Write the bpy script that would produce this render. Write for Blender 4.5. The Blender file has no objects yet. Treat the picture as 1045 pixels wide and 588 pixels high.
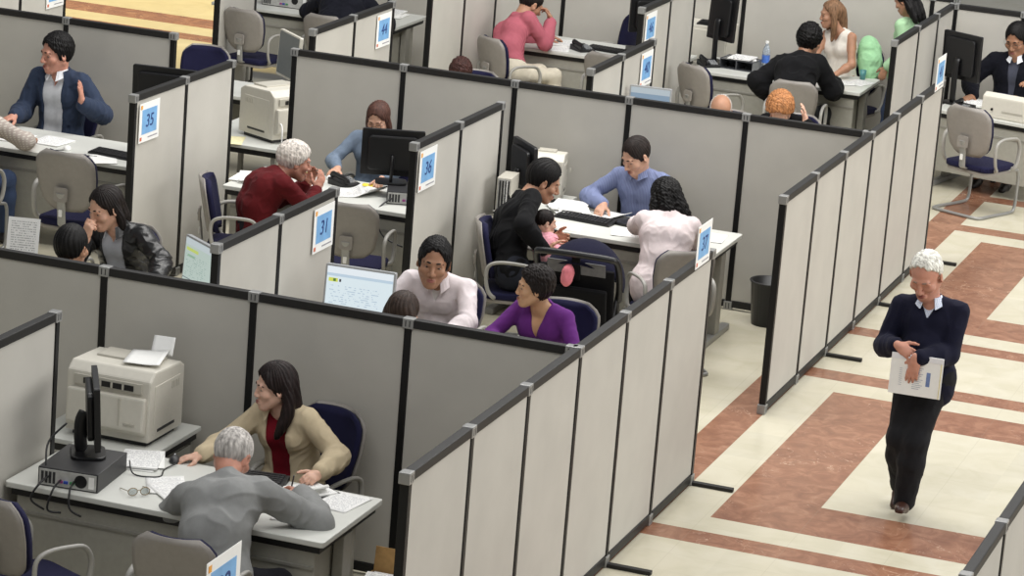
import bpy, bmesh, math, random
import numpy as np
from mathutils import Matrix, Vector
random.seed(7)
SC = bpy.context.scene
COL = SC.collection
PI = math.pi
A_ = lambda *v: np.array(v, dtype=np.float64)
def nrm(v):
    v = np.asarray(v, float); return v / (np.linalg.norm(v) + 1e-12)

# ------------------------------------------------------------------ materials
MATS = {}
def srgb(r, g, b):
    f = lambda c: (c/255/12.92) if c/255 <= .04045 else ((c/255+.055)/1.055)**2.4
    return (f(r), f(g), f(b), 1.0)
def mat(name, rgb, rough=.6, metal=0.0, noise=0.06, nscale=30.0, bump=0.0, bscale=200.0, spec=.5, sheen=0.0, sss=0.0, emit=0.0, stretch=None, coat=0.0):
    """plain procedural material: base colour with a little mottling, optional bump"""
    if name in MATS: return MATS[name]
    m = bpy.data.materials.new(name); m.use_nodes = True
    nt = m.node_tree; N = nt.nodes; L = nt.links
    b = N['Principled BSDF']
    c = srgb(*rgb)
    b.inputs['Roughness'].default_value = rough
    b.inputs['Metallic'].default_value = metal
    b.inputs['Specular IOR Level'].default_value = spec
    if sheen: b.inputs['Sheen Weight'].default_value = sheen
    if coat: b.inputs['Coat Weight'].default_value = coat
    if sss:
        b.inputs['Subsurface Weight'].default_value = sss
        b.inputs['Subsurface Radius'].default_value = (.012, .005, .003)
        b.inputs['Subsurface Scale'].default_value = 1.0
    tc = N.new('ShaderNodeTexCoord')
    src = tc.outputs['Object']
    if stretch:
        mp = N.new('ShaderNodeMapping'); mp.inputs['Scale'].default_value = stretch
        L.new(src, mp.inputs['Vector']); src = mp.outputs['Vector']
    nz = N.new('ShaderNodeTexNoise'); nz.inputs['Scale'].default_value = nscale; nz.inputs['Detail'].default_value = 4
    L.new(src, nz.inputs['Vector'])
    rp = N.new('ShaderNodeValToRGB')
    lo = tuple(max(0, x*(1-noise*2.2)) for x in c[:3]) + (1,); hi = tuple(min(1, x*(1+noise*2.2)) for x in c[:3]) + (1,)
    rp.color_ramp.elements[0].position = .3; rp.color_ramp.elements[0].color = lo
    rp.color_ramp.elements[1].position = .7; rp.color_ramp.elements[1].color = hi
    L.new(nz.outputs['Fac'], rp.inputs['Fac']); L.new(rp.outputs['Color'], b.inputs['Base Color'])
    if bump:
        n2 = N.new('ShaderNodeTexNoise'); n2.inputs['Scale'].default_value = bscale; n2.inputs['Detail'].default_value = 3
        L.new(src, n2.inputs['Vector'])
        bp = N.new('ShaderNodeBump'); bp.inputs['Strength'].default_value = bump; bp.inputs['Distance'].default_value = .01
        L.new(n2.outputs['Fac'], bp.inputs['Height']); L.new(bp.outputs['Normal'], b.inputs['Normal'])
    if emit:
        b.inputs['Emission Color'].default_value = c; b.inputs['Emission Strength'].default_value = emit
    MATS[name] = m
    return m
def fabric(name, rgb, **k):
    d = dict(rough=.85, noise=.03, nscale=22, bump=.25, bscale=420, spec=.15, sheen=.03); d.update(k)
    return mat(name, rgb, **d)

def stripe_fabric(name, c1, c2, scale, axis='X', duty=.5, rough=.8, check=False):
    if name in MATS: return MATS[name]
    m = mat(name, c1, rough=rough, bump=.2, bscale=400, spec=.2)
    nt = m.node_tree; N = nt.nodes; L = nt.links; b = N['Principled BSDF']
    tc = N.new('ShaderNodeTexCoord'); out = None
    for ax in (('X', 'Z') if check else (axis,)):
        w = N.new('ShaderNodeTexWave'); w.bands_direction = ax; w.inputs['Scale'].default_value = scale
        L.new(tc.outputs['Object'], w.inputs['Vector'])
        r = N.new('ShaderNodeValToRGB'); r.color_ramp.elements[0].position = duty-.06; r.color_ramp.elements[1].position = duty+.06
        r.color_ramp.elements[0].color = (0,0,0,1); r.color_ramp.elements[1].color = (1,1,1,1)
        L.new(w.outputs['Fac'], r.inputs['Fac'])
        if out is None: out = r.outputs['Color']
        else:
            mm = N.new('ShaderNodeMath'); mm.operation = 'MAXIMUM'; L.new(out, mm.inputs[0]); L.new(r.outputs['Color'], mm.inputs[1]); out = mm.outputs[0]
    mx = N.new('ShaderNodeMixRGB'); mx.inputs['Color1'].default_value = srgb(*c1); mx.inputs['Color2'].default_value = srgb(*c2)
    L.new(out, mx.inputs['Fac']); L.new(mx.outputs['Color'], b.inputs['Base Color'])
    return m

def paper_mat(name='printed_paper', rows=26.0, ink=(70, 74, 92), base=(238, 238, 236), upright=False):
    """white sheet carrying rows of small illegible print (object coordinates)"""
    if name in MATS: return MATS[name]
    m = mat(name, base, rough=.75, noise=.01)
    nt = m.node_tree; N = nt.nodes; L = nt.links; b = N['Principled BSDF']
    tc = N.new('ShaderNodeTexCoord'); sp = N.new('ShaderNodeSeparateXYZ'); L.new(tc.outputs['Generated'], sp.inputs[0])
    def M(op, a, bb=None):
        n = N.new('ShaderNodeMath'); n.operation = op
        for i, v in enumerate((a, bb)):
            if v is None: continue
            if isinstance(v, (int, float)): n.inputs[i].default_value = v
            else: L.new(v, n.inputs[i])
        return n.outputs[0]
    YY = sp.outputs['Z' if upright else 'Y']
    row = M('MULTIPLY', YY, rows)
    fr = M('FRACT', row); band = M('LESS_THAN', fr, .42)
    cb = N.new('ShaderNodeCombineXYZ'); L.new(M('MULTIPLY', sp.outputs['X'], 26.0), cb.inputs[0]); L.new(M('MULTIPLY', M('FLOOR', row), 7.31), cb.inputs[1])
    nz = N.new('ShaderNodeTexNoise'); nz.inputs['Scale'].default_value = 1.0; nz.inputs['Detail'].default_value = 1; L.new(cb.outputs[0], nz.inputs['Vector'])
    ink_on = M('GREATER_THAN', nz.outputs['Fac'], .47)
    c2 = N.new('ShaderNodeCombineXYZ'); L.new(M('FLOOR', M('MULTIPLY', YY, 5.0)), c2.inputs[0])
    n2 = N.new('ShaderNodeTexNoise'); n2.inputs['Scale'].default_value = 3.7; L.new(c2.outputs[0], n2.inputs['Vector'])
    para = M('GREATER_THAN', n2.outputs['Fac'], .44)
    mg = M('MULTIPLY', M('GREATER_THAN', sp.outputs['X'], .1), M('LESS_THAN', sp.outputs['X'], .9))
    mg = M('MULTIPLY', mg, M('MULTIPLY', M('GREATER_THAN', YY, .08), M('LESS_THAN', YY, .92)))
    f = M('MULTIPLY', M('MULTIPLY', M('MULTIPLY', band, ink_on), M('MULTIPLY', mg, para)), .55)
    mx = N.new('ShaderNodeMixRGB'); mx.inputs['Color1'].default_value = srgb(*base); mx.inputs['Color2'].default_value = srgb(*ink)
    L.new(f, mx.inputs['Fac']); L.new(mx.outputs['Color'], b.inputs['Base Color'])
    return m

def screen_mat(name, strength, kind):
    """a lit screen showing a web page: pale page, coloured header, rows of text, task bar"""
    if name in MATS: return MATS[name]
    m = bpy.data.materials.new(name); m.use_nodes = True; MATS[name] = m
    nt = m.node_tree; N = nt.nodes; L = nt.links; b = N['Principled BSDF']
    tc = N.new('ShaderNodeTexCoord'); sp = N.new('ShaderNodeSeparateXYZ'); L.new(tc.outputs['Generated'], sp.inputs[0])
    X, Y = sp.outputs['X'], sp.outputs['Z']
    def M(op, a, bb=None):
        n = N.new('ShaderNodeMath'); n.operation = op
        for i, v in enumerate((a, bb)):
            if v is None: continue
            if isinstance(v, (int, float)): n.inputs[i].default_value = v
            else: L.new(v, n.inputs[i])
        return n.outputs[0]
    def rect(x0, x1, y0, y1):
        return M('MULTIPLY', M('MULTIPLY', M('GREATER_THAN', X, x0), M('LESS_THAN', X, x1)), M('MULTIPLY', M('GREATER_THAN', Y, y0), M('LESS_THAN', Y, y1)))
    cur = None
    def paint(fac, rgb, k=1.0):
        nonlocal cur
        mx = N.new('ShaderNodeMixRGB'); 
        if cur is None: mx.inputs['Color1'].default_value = srgb(*BASE[kind])
        else: L.new(cur, mx.inputs['Color1'])
        mx.inputs['Color2'].default_value = srgb(*rgb)
        L.new(M('MULTIPLY', fac, k) if k != 1 else fac, mx.inputs['Fac']); cur = mx.outputs['Color']
    BASE = {'page': (222, 236, 242), 'green': (196, 214, 206), 'blue': (150, 176, 200)}
    row = M('MULTIPLY', Y, 22.0); band = M('LESS_THAN', M('FRACT', row), .4)
    cb = N.new('ShaderNodeCombineXYZ'); L.new(M('MULTIPLY', X, 18.0), cb.inputs[0]); L.new(M('MULTIPLY', M('FLOOR', row), 5.7), cb.inputs[1])
    nz = N.new('ShaderNodeTexNoise'); nz.inputs['Scale'].default_value = 1.0; L.new(cb.outputs[0], nz.inputs['Vector'])
    txt = M('MULTIPLY', band, M('GREATER_THAN', nz.outputs['Fac'], .52))
    if kind == 'page':
        paint(rect(0, 1, .86, 1), (232, 240, 246)); paint(rect(0, 1, .80, .86), (190, 210, 226))
        paint(M('MULTIPLY', txt, rect(.05, .8, .2, .62)), (150, 175, 200), .6)
        paint(rect(.03, .17, .68, .76), (214, 220, 90)); paint(rect(.1, .14, .69, .75), (70, 120, 60)); paint(rect(.19, .22, .69, .75), (60, 60, 70))
        paint(rect(0, 1, .1, .13), (110, 150, 205)); paint(rect(0, 1, 0, .06), (90, 130, 195)); paint(M('MULTIPLY', txt, rect(.05, .6, .04, .12)), (230, 235, 240))
    elif kind == 'green':
        paint(rect(0, 1, .86, 1), (206, 218, 222)); paint(rect(.05, .45, .73, .8), (206, 222, 110)); paint(rect(.1, .35, .6, .65), (150, 190, 160))
        paint(M('MULTIPLY', txt, rect(.05, .75, .15, .68)), (120, 160, 150), .6); paint(rect(0, 1, .1, .12), (90, 110, 120))
    else:
        paint(rect(.2, .85, .1, .62), (232, 236, 230)); paint(M('MULTIPLY', txt, rect(.25, .8, .1, .5)), (150, 165, 165), .6); paint(rect(0, 1, .82, 1), (205, 218, 226))
    b.inputs['Base Color'].default_value = (.02, .02, .02, 1); b.inputs['Roughness'].default_value = .3
    L.new(cur, b.inputs['Emission Color']); b.inputs['Emission Strength'].default_value = strength
    return m

# ------------------------------------------------------------------ objects
def link(o, parent=None):
    COL.objects.link(o)
    if parent is not None: o.parent = parent
    return o
def mesh_np(name, V, F, material, parent=None, smooth=True):
    """mesh object from numpy vertices and quad / mixed faces"""
    me = bpy.data.meshes.new(name)
    V = np.asarray(V, np.float32)
    if isinstance(F, np.ndarray) and F.ndim == 2:
        nf, k = F.shape
        me.vertices.add(len(V)); me.vertices.foreach_set('co', V.ravel())
        me.loops.add(nf*k); me.loops.foreach_set('vertex_index', F.astype(np.int32).ravel())
        me.polygons.add(nf); me.polygons.foreach_set('loop_start', np.arange(0, nf*k, k, dtype=np.int32))
        if smooth: me.polygons.foreach_set('use_smooth', np.ones(nf, bool))
        me.update(calc_edges=True); me.validate()
    else:
        me.from_pydata([tuple(map(float, v)) for v in V], [], [list(map(int, f)) for f in F]); me.update()
        if smooth:
            for p in me.polygons: p.use_smooth = True
    if material: me.materials.append(material)
    return link(bpy.data.objects.new(name, me), parent)
def obj_bm(name, bm, material, parent=None, smooth=False, bevel=0.0):
    if bevel: bmesh.ops.bevel(bm, geom=[e for e in bm.edges], offset=bevel, segments=2, affect='EDGES', profile=.6)
    bmesh.ops.recalc_face_normals(bm, faces=bm.faces)
    me = bpy.data.meshes.new(name); bm.to_mesh(me); bm.free()
    if smooth:
        for p in me.polygons: p.use_smooth = True
    me.materials.append(material)
    return link(bpy.data.objects.new(name, me), parent)
def thing(name, label, cat, loc=(0, 0, 0), rz=0.0, group=None):
    o = bpy.data.objects.new(name, None); COL.objects.link(o)
    o.location = loc; o.rotation_euler = (0, 0, rz); o.empty_display_size = .1
    o['label'] = label; o['category'] = cat
    if group: o['group'] = group
    return o
def tag(o, label, cat, group=None, kind=None):
    if label: o['label'] = label
    if cat: o['category'] = cat
    if group: o['group'] = group
    if kind: o['kind'] = kind
    return o
def dup(root, loc, rz, label, group=None):
    def cp(o, par):
        c = o.copy(); COL.objects.link(c)
        if par is not None: c.parent = par
        for ch in list(o.children): cp(ch, c)
        return c
    r = cp(root, None); r.location = loc; r.rotation_euler = (0, 0, rz); r['label'] = label
    if group: r['group'] = group
    return r
def box(bm, lo, hi, rot=None, org=None, bev=0.0):
    """axis box lo..hi added to bm; optional rotation matrix about org; bevelled on its own"""
    lo, hi = Vector(lo), Vector(hi)
    t = bmesh.new()
    bmesh.ops.create_cube(t, size=1.0)
    s = hi-lo; c = (hi+lo)/2
    for v in t.verts: v.co = Vector((v.co.x*s.x, v.co.y*s.y, v.co.z*s.z)) + c
    if bev: bmesh.ops.bevel(t, geom=list(t.edges), offset=bev, segments=2, affect='EDGES', profile=.6)
    if rot is not None:
        o = Vector(org if org is not None else c)
        for v in t.verts: v.co = rot @ (v.co-o) + o
    add_bm(bm, t)
def add_bm(bm, t):
    vm = [bm.verts.new(v.co) for v in t.verts]; t.verts.index_update()
    for f in t.faces:
        try: bm.faces.new([vm[v.index] for v in f.verts])
        except ValueError: pass
    t.free()
def prism(bm, pts, z0, z1, bev=0.0, axis='z'):
    """polygon pts (2-D) extruded from z0 to z1 along an axis"""
    t = bmesh.new()
    mp = {'z': lambda p, z: (p[0], p[1], z), 'y': lambda p, z: (p[0], z, p[1]), 'x': lambda p, z: (z, p[0], p[1])}[axis]
    a = [t.verts.new(mp(p, z0)) for p in pts]; b = [t.verts.new(mp(p, z1)) for p in pts]
    t.faces.new(a); t.faces.new(b[::-1])
    n = len(pts)
    for i in range(n): t.faces.new([a[i], b[i], b[(i+1) % n], a[(i+1) % n]][::-1])
    bmesh.ops.recalc_face_normals(t, faces=t.faces)
    if bev: bmesh.ops.bevel(t, geom=list(t.edges), offset=bev, segments=2, affect='EDGES', profile=.6)
    add_bm(bm, t)
def cyl(bm, a, b, r0, r1=None, n=16, cap=True):
    a, b = A_(*a), A_(*b); r1 = r0 if r1 is None else r1
    d = nrm(b-a); u = nrm(np.cross(d, A_(0, 0, 1) if abs(d[2]) < .9 else A_(1, 0, 0))); w = np.cross(d, u)
    ra = [bm.verts.new(a+r0*(u*math.cos(t)+w*math.sin(t))) for t in np.linspace(0, 2*PI, n, endpoint=False)]
    rb = [bm.verts.new(b+r1*(u*math.cos(t)+w*math.sin(t))) for t in np.linspace(0, 2*PI, n, endpoint=False)]
    for i in range(n): bm.faces.new([ra[i], ra[(i+1) % n], rb[(i+1) % n], rb[i]])
    if cap: bm.faces.new(ra[::-1]); bm.faces.new(rb)
def smooth_path(P, n=6, closed=False):
    P = [A_(*p) for p in P]; out = []
    m = len(P); rng = range(m if closed else m-1)
    for i in rng:
        g = lambda k: P[k % m] if closed else P[min(max(k, 0), m-1)]
        p0, p1, p2, p3 = g(i-1), g(i), g(i+1), g(i+2)
        for t in np.linspace(0, 1, n, endpoint=False):
            out.append(.5*((2*p1)+(-p0+p2)*t+(2*p0-5*p1+4*p2-p3)*t*t+(-p0+3*p1-3*p2+p3)*t**3))
    if not closed: out.append(P[-1])
    return out
def tube(bm, P, r, n=10, closed=False, sub=6, flat=None):
    """swept tube along a smoothed path; flat=(ra, rb) gives an oval section"""
    P = smooth_path(P, sub, closed) if sub else [A_(*p) for p in P]
    m = len(P); rings = []; u = None
    for i in range(m):
        a = P[(i-1) % m] if closed or i > 0 else P[i]; b = P[(i+1) % m] if closed or i < m-1 else P[i]
        d = nrm(b-a)
        if u is None: u = nrm(np.cross(d, A_(0, 0, 1) if abs(d[2]) < .9 else A_(1, 0, 0)))
        u = nrm(u-d*np.dot(u, d)); w = np.cross(d, u)
        ra, rb = flat if flat else (r, r)
        if callable(r): ra = rb = r(i/(m-1))
        rings.append([bm.verts.new(P[i]+ra*u*math.cos(t)+rb*w*math.sin(t)) for t in np.linspace(0, 2*PI, n, endpoint=False)])
    for i in range(m if closed else m-1):
        A, B = rings[i], rings[(i+1) % m]
        for k in range(n): bm.faces.new([A[k], A[(k+1) % n], B[(k+1) % n], B[k]])
    if not closed: bm.faces.new(rings[0][::-1]); bm.faces.new(rings[-1])
def rrect(w, h, r, n=5, c=(0, 0)):
    pts = []
    for (sx, sy, a0) in ((1, 1, 0), (-1, 1, PI/2), (-1, -1, PI), (1, -1, 3*PI/2)):
        for t in np.linspace(a0, a0+PI/2, n):
            pts.append((c[0]+sx*(w/2-r)+r*math.cos(t), c[1]+sy*(h/2-r)+r*math.sin(t)))
    return pts
def text_mesh(name, s, size, material, parent, M, depth=.0015, shear=0.0):
    """flat raised lettering; M places its XY plane"""
    cu = bpy.data.curves.new(name, 'FONT'); cu.body = s; cu.size = size; cu.extrude = depth; cu.align_x = 'CENTER'; cu.align_y = 'CENTER'; cu.shear = shear; cu.offset = .0
    t = bpy.data.objects.new(name+'_tmp', cu); COL.objects.link(t)
    dg = bpy.context.evaluated_depsgraph_get(); me = bpy.data.meshes.new_from_object(t.evaluated_get(dg))
    bpy.data.objects.remove(t); me.transform(M); me.materials.clear(); me.materials.append(material); me.name = name
    return link(bpy.data.objects.new(name, me), parent)
# ------------------------------------------------------------------ signed distance bodies -> one continuous mesh
class Field:
    """a signed distance field on a regular grid, built from blended round cones and ellipsoids"""
    def __init__(s, lo, hi, h):
        s.h = h; s.lo = np.asarray(lo, float)-3*h
        s.n = np.ceil((np.asarray(hi, float)+3*h-s.lo)/h).astype(int)+1
        s.ax = [(s.lo[i]+h*np.arange(s.n[i])).astype(np.float32) for i in range(3)]
        s.v = np.full(s.n, .15, np.float32)
    def sub(s, lo, hi):
        i0 = np.clip(np.floor((lo-s.lo)/s.h).astype(int), 0, s.n); i1 = np.clip(np.ceil((hi-s.lo)/s.h).astype(int)+1, 0, s.n)
        if (i1 <= i0).any(): return None
        sl = tuple(slice(a, b) for a, b in zip(i0, i1))
        return sl, s.ax[0][sl[0]][:, None, None], s.ax[1][sl[1]][None, :, None], s.ax[2][sl[2]][None, None, :]
    def _mix(s, sl, d, k, op):
        a = s.v[sl]
        if op == 'add':
            if k > 0:
                t = np.maximum(k-np.abs(a-d), 0)/k; s.v[sl] = np.minimum(a, d)-t*t*k*.25
            else: s.v[sl] = np.minimum(a, d)
        elif op == 'cut':
            d = -d
            if k > 0:
                t = np.maximum(k-np.abs(a-d), 0)/k; s.v[sl] = np.maximum(a, d)+t*t*k*.25
            else: s.v[sl] = np.maximum(a, d)
    def cone(s, a, b, ra, rb, k=.02, op='add', off=0.0):
        a, b = np.asarray(a, float), np.asarray(b, float); ra += off; rb += off
        R = max(ra, rb)+k+3*s.h
        g = s.sub(np.minimum(a, b)-R, np.maximum(a, b)+R)
        if g is None: return
        sl, X, Y, Z = g; e = b-a; L = max(float(e@e), 1e-9)
        x, y, z = X-np.float32(a[0]), Y-np.float32(a[1]), Z-np.float32(a[2])
        t = np.clip((x*np.float32(e[0])+y*np.float32(e[1])+z*np.float32(e[2]))/np.float32(L), 0, 1)
        d = np.sqrt((x-t*np.float32(e[0]))**2+(y-t*np.float32(e[1]))**2+(z-t*np.float32(e[2]))**2)-(np.float32(ra)+t*np.float32(rb-ra))
        s._mix(sl, d.astype(np.float32), k, op)
    def ell(s, c, r, Q=None, k=.02, op='add', off=0.0):
        """ellipsoid at c, radii r along the rows of Q"""
        c = np.asarray(c, float); r = np.asarray(r, float)+off; Q = np.eye(3) if Q is None else Q
        R = r.max()+k+3*s.h; g = s.sub(c-R, c+R)
        if g is None: return
        sl, X, Y, Z = g; x, y, z = X-np.float32(c[0]), Y-np.float32(c[1]), Z-np.float32(c[2])
        k0 = k1 = 0
        for i in range(3):
            q = x*np.float32(Q[i][0])+y*np.float32(Q[i][1])+z*np.float32(Q[i][2])
            k0 = k0+(q/np.float32(r[i]))**2; k1 = k1+(q/np.float32(r[i]**2))**2
        k0 = np.sqrt(k0); k1 = np.sqrt(k1)+1e-6
        s._mix(sl, np.maximum(k0*(k0-1)/k1, -r.min()).astype(np.float32), k, op)
    def plane(s, p, n, k=0.0):
        """keep the side the normal points away from"""
        n = nrm(n); d = (s.ax[0][:, None, None]-p[0])*n[0]+(s.ax[1][None, :, None]-p[1])*n[1]+(s.ax[2][None, None, :]-p[2])*n[2]
        s.vmax(d.astype(np.float32), k)
    def vmax(s, d, k=0.0):
        if k > 0:
            t = np.maximum(k-np.abs(s.v-d), 0)/k; s.v = np.maximum(s.v, d)+t*t*k*.25
        else: s.v = np.maximum(s.v, d)
    def local(s, c, Q):
        """coordinates of every grid point in frame Q at c"""
        x, y, z = s.ax[0][:, None, None]-np.float32(c[0]), s.ax[1][None, :, None]-np.float32(c[1]), s.ax[2][None, None, :]-np.float32(c[2])
        return [x*np.float32(Q[i][0])+y*np.float32(Q[i][1])+z*np.float32(Q[i][2]) for i in range(3)]
    def disp(s, fn, band=.03):
        idx = np.nonzero(np.abs(s.v) < band)
        P = np.stack([s.ax[i][idx[i]] for i in range(3)], 1)
        s.v[idx] += fn(P).astype(np.float32)
    def mesh(s):
        v = s.v; n = s.n; ins = v < 0
        c = ins[:-1, :-1, :-1].astype(np.int8)
        for (i, j, k) in ((1,0,0),(0,1,0),(0,0,1),(1,1,0),(1,0,1),(0,1,1),(1,1,1)):
            c = c+ins[i:n[0]-1+i, j:n[1]-1+j, k:n[2]-1+k]
        act = np.nonzero((c > 0) & (c < 8))
        I = np.stack(act, 1)
        ids = np.full(tuple(n-1), -1, np.int32); ids[act] = np.arange(len(I))
        corners = [(0,0,0),(1,0,0),(0,1,0),(1,1,0),(0,0,1),(1,0,1),(0,1,1),(1,1,1)]
        cv = np.stack([v[I[:, 0]+a, I[:, 1]+b, I[:, 2]+d] for a, b, d in corners], 1)
        S = np.zeros((len(I), 3), np.float32); W = np.zeros(len(I), np.float32)
        for a in range(8):
            for ax in range(3):
                if a >> ax & 1: continue
                b = a | (1 << ax)
                va, vb = cv[:, a], cv[:, b]; m = (va < 0) != (vb < 0)
                t = np.where(m, va/np.where(m, va-vb, 1), 0)
                p = np.array(corners[a], np.float32)[None]+t[:, None]*np.eye(3, dtype=np.float32)[ax][None]
                S += p*m[:, None]; W += m
        V = (I+S/W[:, None])*s.h+s.lo
        Fs = []
        for ax in range(3):
            u, w = (ax+1) % 3, (ax+2) % 3
            sh = [slice(None)]*3; sh2 = [slice(None)]*3; sh[ax] = slice(0, -1); sh2[ax] = slice(1, None)
            a, b = ins[tuple(sh)], ins[tuple(sh2)]
            for flip in (0, 1):
                e = np.stack(np.nonzero((a & ~b) if not flip else (~a & b)), 1)
                if not len(e): continue
                ok = (e[:, u] > 0) & (e[:, w] > 0) & (e[:, u] < n[u]-1) & (e[:, w] < n[w]-1); e = e[ok]
                q = []
                for (du, dw) in ((-1, -1), (0, -1), (0, 0), (-1, 0)):
                    f = e.copy(); f[:, u] += du; f[:, w] += dw; q.append(ids[f[:, 0], f[:, 1], f[:, 2]])
                q = np.stack(q, 1); Fs.append(q[:, ::-1] if flip else q)
        F = np.concatenate(Fs) if Fs else np.zeros((0, 4), int)
        return V, F[(F >= 0).all(1)]
def largest(V, F, keep=1):
    """drop loose crumbs: keep the largest connected pieces"""
    lab = np.arange(len(V))
    E = np.concatenate([F[:, [0, 1]], F[:, [1, 2]], F[:, [2, 3]]])
    while True:
        m = np.minimum(lab[E[:, 0]], lab[E[:, 1]]); l2 = lab.copy()
        np.minimum.at(l2, E[:, 0], m); np.minimum.at(l2, E[:, 1], m); l2 = l2[l2]; l2 = l2[l2]
        if (l2 == lab).all(): break
        lab = l2
    u, c = np.unique(lab, return_counts=True); good = set(u[np.argsort(-c)[:keep]])
    mk = np.isin(lab, list(good)); new = np.cumsum(mk)-1
    return V[mk], new[F[mk[F].all(1)]]
def folds(amp, wl, seed, stretch=(1, 1, 1)):
    """soft cloth folds as a sum of warped sines"""
    r = np.random.RandomState(seed); st = np.array(stretch)
    ks = [nrm(r.randn(3)*st)*2*PI/(wl*r.uniform(.7, 1.6)) for _ in range(5)]; ph = r.uniform(0, 6, 5)
    kw = [nrm(r.randn(3))*2*PI/(wl*2.2) for _ in range(3)]
    def fn(P):
        w = sum(np.sin(P@k+1.3*i) for i, k in enumerate(kw))
        v = sum(np.sin(P@k+p+1.1*w) for k, p in zip(ks, ph))/2.2; v = np.tanh(v*1.2)
        return amp*(.5*v+1.5*np.abs(v)-.5)
    return fn
# ------------------------------------------------------------------ people
SKIN = {'fair': (214, 172, 150), 'light': (200, 156, 132), 'tan': (174, 130, 104), 'olive': (158, 116, 90), 'ruddy': (192, 138, 118), 'golden': (190, 148, 114)}
HAIRC = {'black': (13, 11, 11), 'darkbrown': (24, 17, 15), 'brown': (86, 62, 48), 'lightbrown': (124, 94, 70), 'grey': (184, 179, 174), 'white': (222, 216, 206), 'ginger': (188, 124, 72), 'bluish': (30, 26, 28)}
UP = A_(0, 0, 1)
def lerp(a, b, t): return a+(b-a)*t
def ik(a, c, l1, l2, hint):
    """joint between a and c for limb lengths l1, l2, bent towards hint; also the reachable end"""
    d = c-a; L = np.linalg.norm(d); mx = (l1+l2)*.985
    if L > mx: c = a+d/L*mx; L = mx
    L = max(L, abs(l1-l2)+.02); d = nrm(c-a); x = (l1*l1-l2*l2+L*L)/(2*L); y = math.sqrt(max(l1*l1-x*x, 0))
    h = np.asarray(hint, float); h = nrm(h-d*np.dot(h, d))
    return a+d*x+h*y, c
class Pose: pass
def torso(fd, J, off=0.0, k=.05):
    s, R, Rh, F, T = J.s*J.w, J.R, J.Rh, J.F, J.T
    P, M, C, N = J.P, J.M, J.C, J.N
    fem = J.fem
    hw = (.090 if fem else .078)*s
    fd.cone(P-Rh*hw, P+Rh*hw, .100*s, .100*s, k, off=off)
    fd.cone(M-R*.045*s, M+R*.045*s, (.084 if fem else .096)*s, (.084 if fem else .096)*s, k, off=off)
    fd.cone(C-R*.065*s, C+R*.065*s, (.094 if fem else .105)*s, (.094 if fem else .105)*s, k, off=off)
    for q in (-1, 1):
        fd.cone(P+Rh*q*.07*s, M+R*q*.05*s, .090*s, (.078 if fem else .088)*s, k, off=off)
        fd.cone(M+R*q*.05*s, C+R*q*.068*s, (.078 if fem else .088)*s, .090*s, k, off=off)
        S = J.S[q]
        fd.cone(C+R*q*.06*s, lerp(N, S, .55)-T*.045*s, .090*s, .060*s, k, off=off)
        fd.cone(N-T*.012*s, S-R*q*.015*s, .048*s, .044*s, k*.7, off=off)
        if fem: fd.ell(C+R*q*.072*s+F*.066*s-T*.02*s, A_(.060, .060, .062)*s*(.55+.45*J.bust), k=.05, off=off*.6)
    if J.belly: fd.ell(M+F*(.05+.05*J.belly)*s-T*.02, A_(.13, .09+.03*J.belly, .13)*s, np.stack([R, F, T]), k=.05, off=off)
def arm(fd, J, q, off=0.0, upto=1.0, k=.03, slack=0.0):
    s = J.s*(.9 if J.fem else 1); S, E, W = J.S[q], J.E[q], J.W[q]
    if upto <= .5:
        t = upto*2; fd.cone(S, lerp(S, E, t), .056*s, lerp(.056, .043, t)*s+slack, k, off=off); return
    fd.cone(S, E, .050*s, .041*s, k, off=off+slack*.5)
    t = (upto-.5)*2; e2 = lerp(E, W, t)
    fd.cone(E, lerp(E, e2, .35), .042*s, .043*s, k, off=off+slack); fd.cone(lerp(E, e2, .35), e2, .043*s, lerp(.043, .028, t)*s, k, off=off+slack)
def hand(fd, J, q, k=.006):
    h = J.hand[q]; s = J.hs_hand; W = J.W[q]; d = nrm(h['d']); n = nrm(h['n']-d*np.dot(h['n'], d)); t = np.cross(d, n)*(1 if q > 0 else -1)
    c = h.get('c', .45); sp = h.get('spread', 0.0)
    fd.cone(W-d*.01, W+d*.03*s, .027*s, .027*s, .012)
    fd.ell(W+d*.052*s, A_(.041, .052, .017)*s, np.stack([t, d, n]), .012)
    for i, (o, L, b) in enumerate(((.031, .074, .088), (.0105, .082, .093), (-.0105, .076, .09), (-.0305, .06, .082))):
        ci = c*(1+.12*i) if not isinstance(c, (list, tuple)) else c[i]
        K = W+(d*b+t*o)*s; dd = nrm(d+t*o*4*sp)
        p = K
        for j, fr in enumerate((.46, .31, .23)):
            a = ci*(.75+.75*j); v = dd*math.cos(a)+n*math.sin(a); p2 = p+v*L*fr*s
            fd.cone(p, p2, (.0098-.0008*j)*s, (.0092-.0012*j)*s, k); p = p2
    tc = h.get('thumb', .5)
    p = W+(d*.022+t*.026+n*.006)*s
    for j, (L, a) in enumerate(((.042, .75), (.034, .42), (.026, .25))):
        v = nrm(d*math.cos(a+.25-tc*.2)+t*math.sin(a+.25-tc*.2)*(1.0-.2*tc)+n*.55*tc); p2 = p+v*L*s
        fd.cone(p, p2, (.0135-.002*j)*s, (.0125-.002*j)*s, k+.004); p = p2
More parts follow.
